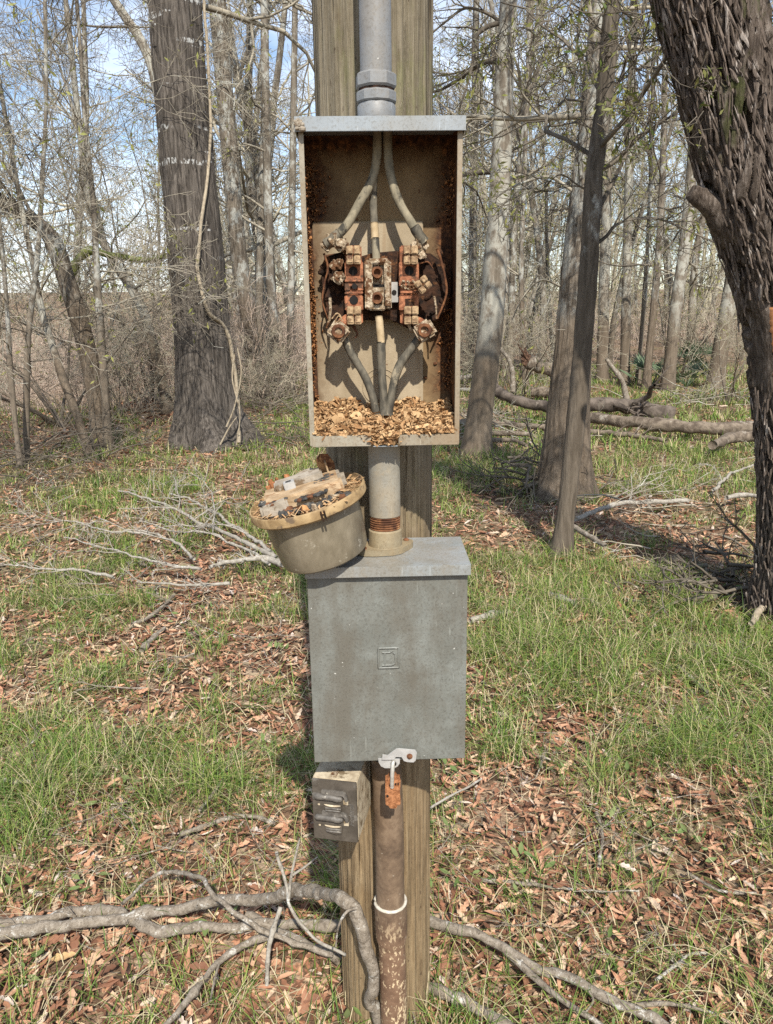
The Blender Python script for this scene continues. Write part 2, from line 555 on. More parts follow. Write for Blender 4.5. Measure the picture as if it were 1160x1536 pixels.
M_RUST = simple('flaking_rust', (0.06, 0.024, 0.012), (0.2, 0.085, 0.036), 60, 0.9, 0.6, 0.004, c3=(0.42, 0.22, 0.09), t3=0.58)
M_RUSTF = simple('rust_flake', (0.07, 0.026, 0.01), (0.17, 0.065, 0.022), 60, 0.95, 0.0, island=True, c3=(0.42, 0.19, 0.07))
M_DRUST = simple('dark_rust', (0.012, 0.007, 0.005), (0.05, 0.022, 0.011), 90, 0.95, 0.9, 0.006, c3=(0.14, 0.06, 0.024), t3=0.57)
M_ORANGE = simple('orange_block', (0.16, 0.058, 0.028), (0.38, 0.155, 0.075), 110, 0.8, 0.7, 0.003, c3=(0.085, 0.045, 0.026), t3=0.52)
M_JAW = simple('tarnished_brass', (0.17, 0.1, 0.05), (0.43, 0.30, 0.165), 130, 0.6, 0.6, 0.002, c3=(0.10, 0.045, 0.022), t3=0.54)
M_CORR = simple('white_corrosion', (0.16, 0.095, 0.045), (0.50, 0.41, 0.29), 130, 0.9, 1.0, 0.006, c3=(0.11, 0.05, 0.021), t3=0.51)
M_ZINC = simple('dull_zinc', (0.3, 0.29, 0.27), (0.4, 0.38, 0.35), 60, 0.5, 0.2, 0.002)
M_BLACK = simple('hole_shade_black', (0.008, 0.007, 0.006), (0.015, 0.012, 0.01), 40, 0.9, 0.0)  # near-black colour stands in for the shade inside holes, slots and pits
M_CABLE = simple('weathered_cable', (0.135, 0.118, 0.082), (0.27, 0.23, 0.155), 60, 0.85, 0.7, 0.003, (0), (1, 1, 0.4), c3=(0.05, 0.045, 0.035), t3=0.565)
M_CABLED = simple('dark_cable', (0.05, 0.045, 0.035), (0.15, 0.13, 0.095), 70, 0.85, 0.5, 0.002, 0.0, (1, 1, 0.5), c3=(0.3, 0.25, 0.17), t3=0.56)
M_CABLET = simple('tape_cable', (0.34, 0.25, 0.14), (0.44, 0.34, 0.21), 50, 0.8, 0.4, 0.002, 0.0, c3=(0.14, 0.09, 0.05), t3=0.6)
M_CHIP = simple('nest_chip', (0.20, 0.095, 0.036), (0.34, 0.185, 0.08), 90, 0.9, 0.0, island=True, c3=(0.56, 0.38, 0.2))
M_HASP = simple('bright_plated_steel', (0.55, 0.55, 0.53), (0.68, 0.68, 0.66), 60, 0.35, 0.1, 0.001, 0.55, c3=(0.5, 0.4, 0.3), t3=0.6)
M_LOCK = simple('rusty_lock', (0.21, 0.08, 0.03), (0.40, 0.175, 0.075), 130, 0.9, 0.9, 0.004, c3=(0.10, 0.035, 0.015), t3=0.62)
M_SHACK = simple('bare_shackle', (0.45, 0.42, 0.36), (0.62, 0.6, 0.54), 80, 0.4, 0.1, 0.001, 0.5)
M_BAKE = simple('brown_bakelite', (0.058, 0.048, 0.037), (0.095, 0.08, 0.063), 40, 0.5, 0.3, 0.001, c3=(0.14, 0.125, 0.105), t3=0.58)
M_BAKES = simple('dusty_bakelite', (0.34, 0.27, 0.18), (0.52, 0.44, 0.31), 60, 0.8, 0.6, 0.002, c3=(0.16, 0.115, 0.065), t3=0.54)
M_BAKEL = simple('worn_bakelite', (0.07, 0.062, 0.053), (0.15, 0.135, 0.115), 70, 0.5, 0.3, 0.001, c3=(0.32, 0.29, 0.24), t3=0.58)

def meter_cup():
    g = NG('dirty_meter_glass')
    p = g.obj()
    a = g.noise(g.map(g.pos(), (1, 1, 0.5)), 16, 6, 0.7)
    c = g.ramp(a, [(0.3, (0.085, 0.07, 0.046)), (0.5, (0.165, 0.138, 0.094)), (0.7, (0.25, 0.212, 0.15))])
    b = g.step(g.noise(g.pos(), 34, 6, 0.75), 0.6, 0.68)
    c = g.mix(g.math('MULTIPLY', b, 0.6), c, (0.42, 0.38, 0.3))
    d = g.step(g.noise(g.pos(), 12, 5, 0.7), 0.6, 0.7)
    c = g.mix(g.math('MULTIPLY', d, 0.5), c, (0.09, 0.08, 0.05))
    return g.done(c, 0.35, g.bump(a, 0.15, 0.001), spec=0.5)
M_CUP = meter_cup()
M_RING = simple('ochre_ring', (0.2, 0.128, 0.058), (0.36, 0.25, 0.125), 40, 0.65, 0.6, 0.002, c3=(0.13, 0.09, 0.055), t3=0.52)
M_BASE = simple('sunbleached_base', (0.26, 0.17, 0.09), (0.46, 0.335, 0.205), 60, 0.8, 0.8, 0.003, 0.0, (.5, 1, 1), c3=(0.24, 0.135, 0.065), t3=0.54)
M_GREYB = simple('grey_base', (0.23, 0.19, 0.14), (0.36, 0.31, 0.245), 60, 0.8, 0.6, 0.002, c3=(0.14, 0.095, 0.055), t3=0.54)
M_SCORCH = simple('scorched_plastic', (0.022, 0.021, 0.02), (0.075, 0.07, 0.06), 60, 0.6, 0.6, 0.003, c3=(0.24, 0.19, 0.12), t3=0.63)

# ------------------------------------------------------------------ the wooden pole
PCY, PR = 1.412, 0.0965
_pb = at(577, 1300, PCY)
_pt = at(559, 20, PCY)
def pole():
    nth, nr = 220, 260
    z = np.linspace(-0.5, 3.4, nr)
    th = np.arange(nth) * 2 * PI / nth
    Z, T = np.meshgrid(z, th, indexing='ij')
    cx = _pb[0] + (_pt[0] - _pb[0]) * (Z - _pb[2]) / (_pt[2] - _pb[2])
    p = np.stack([np.cos(T) * 1.0, np.sin(T) * 1.0, Z * 0.35], -1).reshape(-1, 3)
    d = (fbm(p * np.array([11, 11, 1.6]), 4, 3) - 0.5) * 0.010
    cr = fbm(p * np.array([9, 9, 0.8]), 2, 17)
    d -= 0.010 * np.clip(1 - np.abs(cr - 0.56) / 0.012, 0, 1)
    cr2 = fbm(p * np.array([19, 19, 2.0]), 2, 29)
    d -= 0.005 * np.clip(1 - np.abs(cr2 - 0.48) / 0.014, 0, 1)
    d += (fbm(p * np.array([1.4, 1.4, 0.8]), 2, 41) - 0.5) * 0.008
    r = PR + d.reshape(Z.shape)
    V = np.stack([cx + r * np.cos(T), PCY + r * np.sin(T), Z], -1).reshape(-1, 3)
    i, j = np.meshgrid(np.arange(nr - 1), np.arange(nth), indexing='ij')
    k = (j + 1) % nth
    q = np.stack([i * nth + j, i * nth + k, (i + 1) * nth + k, (i + 1) * nth + j], -1).reshape(-1, 4)
    o = mesh_obj('utility_pole', V, q, M_POLE, None, True)
    tag(o, 'round weathered wooden utility pole carrying both metal boxes', 'pole')
pole()

# ------------------------------------------------------------------ upper conduit
def axis_m(p, d=(0, 0, 1), roll=0.0):
    return Matrix.Translation(Vector(p)) @ Vector(d).to_track_quat('Z', 'Y').to_matrix().to_4x4() @ Matrix.Rotation(roll, 4, 'Z')

UF, UB = 1.20, 1.303
HF = 1.188
def zl(py, ly, px=575):
    return float(al(px, py, ly)[2])
def xl(px, py, ly):
    return float(al(px, py, ly)[0])

CYU = 1.252
ctop = al(564, 0, CYU); cbot = al(566, 166, CYU)
def conduit_up():
    b = l2w([cbot])[0]
    t = thing('service_conduit', 'grey metal riser conduit with hex fittings entering the meter box from above', 'conduit', b)
    x = float(cbot[0]) - 0.001
    def lat(name, prof, m, n=40, ang=0.0, smooth=35, par=t):
        MB().lathe(prof, n, Matrix.Translation((x, CYU, 0)), ang=ang).l2w().build(name, m, par, smooth)
    r = 24.0 / ppm(60, CYU)
    z103, z128, z150, z168 = zl(104, CYU - r), zl(128, CYU - r), zl(150, CYU - r), zl(169, CYU - r)
    lat('pipe', [(r, z128), (r, 3.3)], M_PVC)
    ro = 31.5 / ppm(115, CYU)
    lat('compression_nut', [(ro - .003, z128), (ro, z128 + .003), (ro, z103 - .003), (ro - .004, z103), (r + .001, z103 + .001)], M_PVC, 8, PI / 8 + 0.1, 30)
    ri = 27.5 / ppm(135, CYU)
    lat('gland', [(ri - .001, z150 - .004), (ri - .001, z128 + .001)], M_DRUST, 40)
    lat('lock_ring', [(ri + .001, z150), (ri + .0035, z150 + .002), (ri + .0035, z128 - .006), (ri, z128 - .003)], M_PVC, 10, 0.3, 30)
    lat('hub', [(ri + .001, z168 - .004), (ri + .0015, z150 - .004), (ri - .001, z150)], M_PVC, 40)
    zt = zl(174, HF)
    MB().lathe([(0.058, zt - .004), (0.058, zt + .004), (0.053, zt + .0065), (0.03, zt + .0075)], 32, Matrix.Translation((x + .003, 1.252, 0)) @ Matrix.Diagonal((1, 0.75, 1, 1))).l2w().build('hub_flange', M_PVC, t, 35)
conduit_up()

# ------------------------------------------------------------------ the open meter box
UX0, UX1 = xl(457.5, 430, UF), xl(690.5, 430, UF)
UZ1, UZ0 = zl(173.5, HF) - .0024, zl(667, UF)
_c0, _c1 = l2w([(UX0, UB, UZ0)])[0], l2w([(UX1, UB, UZ1)])[0]
M_IN = inside('beige_box_paint', (0.31, 0.215, 0.11), (0.2, 0.132, 0.064), (float(_c0[0]), float(_c1[0]), float(UZ1)))
M_PLATE = inside('beige_plate_paint', (0.36, 0.29, 0.195), (0.24, 0.185, 0.115), (float(_c0[0]) - .03, float(_c1[0]) + .2, float(UZ1) + 1))

def lb(x0, y0, x1, y1, l0, l1, bev=0.0, M=None, mb=None):
    """box whose front face (distance l0) covers the given photo rectangle"""
    ym, xm = (y0 + y1) / 2, (x0 + x1) / 2
    a = (xl(x0, ym, l0), l0, zl(y1, l0, xm))
    b = (xl(x1, ym, l0), l1, zl(y0, l0, xm))
    return (mb or MB()).box(a, b, bev, M)

def lpts(lst, ly):
    """photo polyline -> local points; entries (px,py[,ly])"""
    return [al(q[0], q[1], q[2] if len(q) > 2 else ly) for q in lst]

def meter_box():
    base = l2w([((UX0 + UX1) / 2, (UF + UB) / 2, UZ0)])[0]
    t = thing('meter_box', 'open rusted meter box with exposed socket and old cables on the pole', 'meter box', base)
    th = 0.0022
    bp = MB().box((UX0, UB, UZ0), (UX1, UB + .004, UZ1), .0005).l2w().build('back_panel', M_IN, t)
    for x, s in ((UX0, 1), (UX1, -1)):
        p = MB().box((x, UF, UZ0 + .0005), (x + s * th, UB, UZ1), .0004).l2w().build('side_panel', M_IN, t)
        f = MB().box((x - s * .001, UF - .0025, UZ0), (x + s * .0065, UF - .0002, zl(196, UF)), .0006).l2w().build('front_flange', M_SIDE, p)
    # hood
    z1, z0 = zl(173.5, HF), zl(196.5, HF)
    hx0, hx1 = xl(441.5, 185, HF), xl(699.5, 185, HF)
    h = MB().box((hx0, HF, z0), (hx1, HF + .002, z1), .0006)
    h.box((hx0, HF + .002, z1 - .0022), (hx1, UB + .006, z1 - .0003), .0004)
    h.box((hx0, HF + .002, z0), (hx0 + .002, UB + .004, z1 - .002), .0004)
    h.box((hx1 - .002, HF + .002, z0), (hx1, UB + .004, z1 - .002), .0004)
    h.l2w().build('hood', M_HOODU, t, 30)
    # clump of dry mud on the corner of the hood
    m = MB()
    for k in range(14):
        c = al(447 + random.Random(k).uniform(-4, 9), 186 + random.Random(k + 50).uniform(-6, 8), HF)
        m.lathe([(0.0005, -.003), (.0035, -.002), (.004, 0), (.003, .0025), (.0005, .003)], 7, Matrix.Translation((c[0], HF - .001, c[2])) @ Matrix.Scale(random.Random(k + 9).uniform(.6, 1.2), 4))
    m.rough(.0015, 300, 2).l2w().build('mud_clump', M_GREYB, t)
    # bottom tray with a lip, notched in the middle
    b = MB().box((UX0, UF, UZ0), (UX1, UB, UZ0 + .002), .0004)
    b.l2w().build('bottom_panel', M_IN, t)
    lz = zl(652, UF)
    for a, c in ((469, 557), (598, 688)):
        MB().box((xl(a, 660, UF), UF - .0045, UZ0 - .0015), (xl(c, 660, UF), UF - .0028, lz), .0006).l2w().build('bottom_lip', M_SIDE, t)
    MB().box((xl(560, 668, UF), UF - .008, UZ0 - .0022), (xl(597, 668, UF), UF + .01, UZ0 - .0006), .0006).l2w().build('latch_tab', M_HOODU, t)
    # raised plate the socket is screwed to
    pl = lb(474, 332, 635, 640, UB - .007, UB - .0005, .0015).l2w().build('mounting_plate', M_PLATE, t, 30)
    # knock-out ring pressed into the plate
    c = al(571, 580, UB - .0075)
    for rr in (.030, .022):
        ring = [(c[0] + rr * math.cos(a), c[1], c[2] + rr * math.sin(a)) for a in np.linspace(0, 2 * PI, 49)]
        MB().tube(ring, .0009, 5, False).l2w().build('knockout_ring', M_PLATE, pl, True)
    for px, py in ((653, 545), (669, 570), (629, 582), (638, 566)):
        c = al(px, py, UB - .001)
        MB().lathe([(.0008, -.002), (.0032, -.0012), (.003, .001), (.0006, .002)], 9, Matrix.Translation(c)).rough(.001, 500, int(px)).l2w().build('rust_blister', M_RUST, bp)
    # dark rusted carrier behind the contacts
    cb = MB()
    poly = [(482, 400), (490, 382), (516, 376), (540, 384), (560, 380), (598, 376), (646, 380), (668, 396), (676, 436), (668, 466), (646, 484), (612, 492), (586, 478), (540, 480), (520, 492), (494, 478), (483, 440)]
    P = [al(x, y, 1.272) for x, y in poly]
    cb.prism(P, np.array([0, 0, 0]), np.array([0, .022, 0])).rough(.004, 90, 4)
    rr_ = random.Random(12)
    for k in range(60):
        q_ = al(rr_.uniform(484, 672), rr_.uniform(380, 486), 1.271)
        cb.lathe([(.0005, -.003), (rr_.uniform(.003, .008), -.001), (rr_.uniform(.003, .007), .002), (.0005, .004)], 7, Matrix.Translation(q_) @ Matrix.Rotation(PI / 2 + rr_.uniform(-.4, .4), 4, 'X') @ Matrix.Rotation(rr_.uniform(0, 3), 4, 'Z') @ Matrix.Diagonal((1.4, .7, 1, 1)))
    cb.rough(.0015, 260, 14).l2w().build('socket_carrier', M_DRUST, t)
    # two contact blocks with jaws
    def jaw(par, px, py, ly, ang=0.0, w=21, h=27):
        c = al(px, py, ly)
        k = ppm(py, ly)
        J = MB()
        hw, hh = w / k / 2, h / k / 2
        M = Matrix.Translation(c) @ Matrix.Rotation(ang, 4, 'Y')
        for sx in (-1, 1):
            for sz in (-1, 1):
                J.box((sx * .0006, 0, sz * .0006), (sx * hw, .016, sz * hh), .0011, M)
                J.box((sx * hw * .15, -.0014, sz * hh * .15), (sx * hw * .86, .0, sz * hh * .8), .0007, M)
        J.rough(.0005, 260, int(px * 3 + py)).l2w().build('jaw', M_JAW, par, 30)
    def hole(par, px, py, r, ly):
        c = al(px, py, ly)
        k = ppm(py, ly)
        M = Matrix.Translation(c) @ Matrix.Rotation(-PI / 2, 4, 'X')
        MB().lathe([(r / k * .99, -.0012), (r / k, .0), (r / k * .86, .0002), (r / k * .8, -.0008)], 24, M).l2w().build('bolt_hole', M_BLACK, par, 40)
    LB = 1.243
    for side, x0, x1, jx in ((0, 517.5, 545, 530.5), (1, 599, 628.5, 616.5)):
        bl = lb(x0, 392, x1, 430, LB, 1.274, .0015)
        lb(x0 - (0 if side == 0 else 0), 442, x1, 466, LB, 1.274, .0015, mb=bl)
        lb(x0 + 1.5, 368, x1 - 1.5, 486, LB + .006, 1.273, .002, mb=bl)
        if side == 0:
            for yy in ((419, 423), (437, 441)):
                lb(x0, yy[0], x1, yy[1], LB - .003, LB, .0008, mb=bl)
            lb(x0, 424, x0 + 8, 436, LB, 1.27, .0008, mb=bl)
            lb(x1 - 8, 424, x1, 436, LB, 1.27, .0008, mb=bl)
        else:
            lb(x0 + 2, 436, x1, 440, LB - .003, LB, .0008, mb=bl)
        o = bl.rough(.0006, 150, 7 + side).l2w().build('contact_block', M_ORANGE, t, 30)
        jaw(o, jx, 382.5, 1.226)
        jaw(o, jx + 1, 473, 1.226)
        if side == 0:
            hole(o, 530, 406.5, 6.5, LB); hole(o, 531, 450, 6.5, LB); hole(o, 532, 429.5, 4.2, LB + .0)
        else:
            hole(o, 614, 406, 6.8, LB)
            lb(607, 447, 623, 460, LB - .0004, LB + .003, .001).l2w().build('dark_recess', M_DRUST, o)
            jaw(o, 635, 426.5, 1.216, rad(-37), 21, 20)
            q = MB()
            rr = random.Random(4)
            for k in range(26):
                c = al(rr.uniform(602, 622), rr.uniform(421, 435), LB - .0005)
                q.lathe([(0.0003, -.0018), (.0022, -.001), (.0024, .0006), (.0004, .0018)], 6, Matrix.Translation(c) @ Matrix.Rotation(rr.uniform(0, 3), 4, 'Y'))
            q.rough(.001, 400, 3).l2w().build('corrosion_crust', M_CORR, o)
    # neutral block in the middle
    nb = lb(547.5, 392, 586.5, 464, 1.246, 1.275, .002)
    lb(547.5, 390, 559, 465, 1.232, 1.248, .0022, mb=nb)
    lb(577, 391, 586.5, 461, 1.232, 1.248, .0022, mb=nb)
    lb(552, 387, 584, 396, 1.236, 1.25, .002, mb=nb)
    lb(554, 457, 578, 466, 1.24, 1.25, .002, mb=nb)
    no = nb.rough(.002, 130, 5).rough(.0008, 500, 6).l2w().build('neutral_block', M_CORR, t, 35)
    for py in (408.5, 447):
        c = al(566, py, 1.236)
        M = Matrix.Translation(c) @ Matrix.Rotation(PI / 2, 4, 'X')
        MB().lathe([(.0085, -.012), (.0092, .001), (.0085, .003), (.0055, .0032), (.0048, -.004), (.001, -.005)], 14, M).rough(.0006, 240, int(py)).l2w().build('lug_screw', M_RUST, no, 40)
    lb(557, 426.5, 578, 430.5, 1.2445, 1.2475, .0004).l2w().build('slot', M_BLACK, no)
    sp = lb(587, 423, 597.5, 454, 1.26, 1.263, .0008).l2w().build('side_plate', M_ZINC, t, 30)
    hole(sp, 591.5, 438.5, 3.6, 1.2598)
    # lower lugs, turned outwards, and their straps
    for px, py, ang, (sx, sy) in ((508, 497, rad(38), (524, 478)), (637, 495.5, rad(-28), (621, 480))):
        c = al(px, py, 1.222)
        L = MB()
        k = ppm(py, 1.222)
        M = Matrix.Translation(c) @ Matrix.Rotation(ang, 4, 'Y')
        hw = 14.5 / k
        L.box((-hw, 0, -hw), (hw, .03, hw * .9), .004, M)
        L.rough(.003, 130, int(px)).rough(.0012, 500, 3)
        lo = L.l2w().build('lug', M_CORR, t, 35)
        Ms = Matrix.Translation(c) @ Matrix.Rotation(PI / 2, 4, 'X')
        MB().lathe([(.0105, -.006), (.0112, .0015), (.0100, .0035), (.0062, .0035), (.005, -.002), (.001, -.003)], 12, Ms).rough(.0009, 200, int(py)).l2w().build('lug_screw', M_RUST, lo, 40)
        a, b = al(px, py, 1.24), al(sx, sy, 1.252)
        MB().tube([a, (a + b) / 2 + np.array([0, 0, .003]), b], [.010, .009, .008], 7, True, .3, 3, 90).l2w().build('strap', M_ORANGE, t, 40)
    # upper lugs with corroded cable ends
    for pts, rr in (([(486, 372), (500, 362), (512, 366), (522, 374)], [9, 13, 12, 9]), ([(640, 372), (632, 362), (626, 368), (620, 374)], [6, 9, 10, 8]),
                    ([(497, 402), (505, 396), (514, 398)], [7, 10, 8]), ([(503, 424), (508, 416), (516, 412)], [8, 12, 9]), ([(628, 386), (634, 382), (637, 376)], [5, 6, 4])):
        P = smooth_path([al(x, y, 1.246) for x, y in pts], 26)
        R = np.interp(np.linspace(0, 1, 26), np.linspace(0, 1, len(rr)), rr) / ppm(380, 1.246) * .85
        MB().tube(P, R * .9, 16, True, .9, int(pts[0][0]), 160).rough(.0035, 170, 8).l2w().build('corroded_lug', M_CORR, t, 50)
    # cables
    def cable(pts, wpx, m, n=40, jit=.12, seed=1):
        P = smooth_path(lpts(pts, 1.27), n)
        r = wpx / 2 / ppm(pts[0][1], 1.25)
        MB().tube(P, np.full(n, r), 12, True, jit, seed, 60).l2w().build('cable', m, t, True)
    cable([(566, 196, 1.262), (565, 240, 1.262), (556, 275, 1.256), (541, 302, 1.25), (524, 333, 1.244), (508, 352, 1.244)], 14, M_CABLE, seed=2)
    cable([(510, 350, 1.243), (499, 359, 1.243), (488, 366, 1.244)], 16, M_CABLED, 14, .4, 5)
    cable([(582, 196, 1.262), (583, 240, 1.26), (589, 275, 1.254), (601, 307, 1.25), (616, 332, 1.246), (622, 342, 1.244)], 14, M_CABLE, seed=3)
    cable([(621, 340, 1.243), (629, 353, 1.243), (637, 363, 1.244)], 15, M_CABLED, 14, .4, 6)
    cable([(572, 196, 1.272), (563, 250, 1.27), (560, 290, 1.266), (561.5, 336, 1.258)], 12, M_CABLED, seed=4)
    cable([(561.5, 334, 1.2575), (563, 358, 1.254)], 12.5, M_CABLET, 10, .08, 5)
    cable([(563, 357, 1.254), (565, 392, 1.248)], 12, M_CABLE, 10, .1, 6)
    cable([(517, 508, 1.245), (527, 530, 1.246), (545, 560, 1.25), (557, 588, 1.25), (565, 622, 1.252)], 12, M_CABLED, seed=7)
    cable([(568, 474, 1.25), (570, 492, 1.248), (572, 514, 1.247)], 11.5, M_CABLET, 14, .2, 8)
    cable([(571.5, 512, 1.2475), (573, 560, 1.249), (575, 590, 1.25), (576, 622, 1.252)], 13, M_CABLED, seed=9)
    cable([(629, 507, 1.247), (617, 524, 1.248), (601, 546, 1.249), (591, 575, 1.25), (583, 622, 1.254)], 13, M_CABLED, seed=10)
    # loose corroded wires
    def wire(pts, w, m=M_CORR, ly=1.24):
        P = smooth_path(lpts(pts, ly), 26)
        MB().tube(P, np.linspace(w, w * .6, 26) / 2 / ppm(400, ly), 6, True, .5, int(pts[0][0]), 200).l2w().build('loose_wire', m, t, True)
    wire([(656, 373), (662, 392), (668, 416), (670, 440), (664, 460), (656, 478)], 5.0, M_RUST, 1.25)
    wire([(651, 443), (654, 458), (655, 478)], 4.2)
    wire([(495, 446), (496, 460), (494, 480), (490, 492)], 5.5)
    wire([(486, 380), (492, 402), (487, 425), (484, 452), (492, 478)], 4.0, M_RUST, 1.25)
    wire([(498, 478), (506, 470), (512, 478), (503, 484), (508, 474), (515, 482)], 2.4, M_JAW, 1.226)
    wire([(630, 395), (642, 393), (649, 402)], 3.2, M_RUST, 1.25)
    wire([(528, 486), (536, 500), (533, 507)], 4.5, M_RUST, 1.246)
    wire([(613, 484), (618, 496), (628, 494)], 6.0, M_CORR, 1.246)
    # flaking rust down both corners: far too many flakes to count
    rng = np.random.default_rng(3)
    N = 2600
    u = rng.random(N)
    side = rng.random(N) < 0.72
    zz = UZ0 + .03 + (UZ1 - UZ0 - .07) * rng.random(N)
    dist = rng.exponential(.011, N)
    x = np.where(side, UX0 + .003 + dist, UX1 - .003 - dist * .7)
    y = np.where(rng.random(N) < .5, UB - .002 - rng.random(N) * .004, UB - rng.random(N) ** 1.4 * .07)
    onwall = y < UB - .008
    x = np.where(onwall, np.where(side, UX0 + .003 + rng.random(N) * .003, UX1 - .003 - rng.random(N) * .003), x)
    C = np.stack([x, y, zz], 1)
    keep = fbm(C * np.array([22, 22, 14]), 3, 9) > np.where(side, 0.47, 0.56)
    C = C[keep]
    N = len(C)
    s = rng.uniform(.0015, .0045, N)
    q = rng.normal(size=(N, 4, 3))
    q /= np.linalg.norm(q, axis=2, keepdims=True)
    V = (C[:, None] + q * s[:, None, None]).reshape(-1, 3)
    k = np.arange(N)[:, None] * 4
    F = np.concatenate([k + np.array([[0, 1, 2]]), k + np.array([[0, 2, 3]]), k + np.array([[0, 3, 1]]), k + np.array([[1, 3, 2]])], 0)
    o = mesh_obj('rust_flakes', l2w(V), F, M_RUSTF, t)
    o['kind'] = 'stuff'
meter_box()

def nest_debris():
    """heap of shredded chips that fills the floor of the meter box"""
    rng = np.random.default_rng(8)
    zf, zb = zl(650, UF + .004), zl(600, UB - .012)
    # solid core
    nx, ny = 60, 24
    X, Y = np.meshgrid(np.linspace(UX0 + .004, UX1 - .004, nx), np.linspace(UF - .001, UB - .009, ny), indexing='ij')
    def h(x, y):
        f = (y - UF) / (UB - UF)
        p = np.stack([np.ravel(x) * 28, np.ravel(y) * 28, 0 * np.ravel(x)], 1)
        n = fbm(p, 3, 2).reshape(np.shape(x)) - .5
        mid = np.exp(-((x - xl(577, 640, UF)) / .022) ** 2)
        return zf + (zb - zf) * np.clip(f, 0, 1) ** .7 + n * .03 - mid * .006 * (1 - f)
    Z = h(X, Y) - .004
    V = np.stack([X, Y, Z], -1).reshape(-1, 3)
    i, j = np.meshgrid(np.arange(nx - 1), np.arange(ny - 1), indexing='ij')
    q = np.stack([i * ny + j, (i + 1) * ny + j, (i + 1) * ny + j + 1, i * ny + j + 1], -1).reshape(-1, 4)
    N = 5200
    x = rng.uniform(UX0 + .005, UX1 - .005, N)
    y = UF - .003 + (UB - .01 - UF) * rng.random(N) ** 1.25
    sp = rng.random(N) < .05
    x = np.where(sp, xl(577, 660, UF) + rng.normal(0, .011, N), x)
    z = h(x, y) + rng.uniform(-.004, .004, N)
    y = np.where(sp, UF - .006 - rng.random(N) * .003, y)
    z = np.where(sp, rng.uniform(UZ0 + .002, zf + .004, N), z)
    C = np.stack([x, y, z], 1)
    a = rng.normal(size=(N, 3)); a[:, 2] *= .55
    a /= np.linalg.norm(a, axis=1, keepdims=True)
    b = np.cross(a, rng.normal(size=(N, 3)))
    b /= np.linalg.norm(b, axis=1, keepdims=True)
    c = np.cross(a, b)
    L = np.clip(rng.lognormal(-5.75, .55, N), .0012, .011)[:, None]
    w = L * rng.uniform(.2, .6, (N, 1))
    e = L * rng.uniform(-.35, .35, (N, 1))
    V2 = np.stack([C - a * L - b * w * .6, C - b * w + c * e, C + a * L - b * w * .4, C + a * L * .8 + b * w, C + b * w + c * e, C - a * L * .8 + b * w * .7], 1).reshape(-1, 3)
    k = np.arange(N)[:, None] * 6
    Q = np.concatenate([k + np.array([[0, 1, 4, 5]]), k + np.array([[1, 2, 3, 4]])], 0)
    o = mesh_obj('nest_debris', l2w(np.concatenate([V, V2])), np.concatenate([q, Q + len(V)]), M_CHIP)
    tag(o, 'heap of tan shredded nest chips on the floor of the open meter box', 'debris', kind='stuff')
nest_debris()

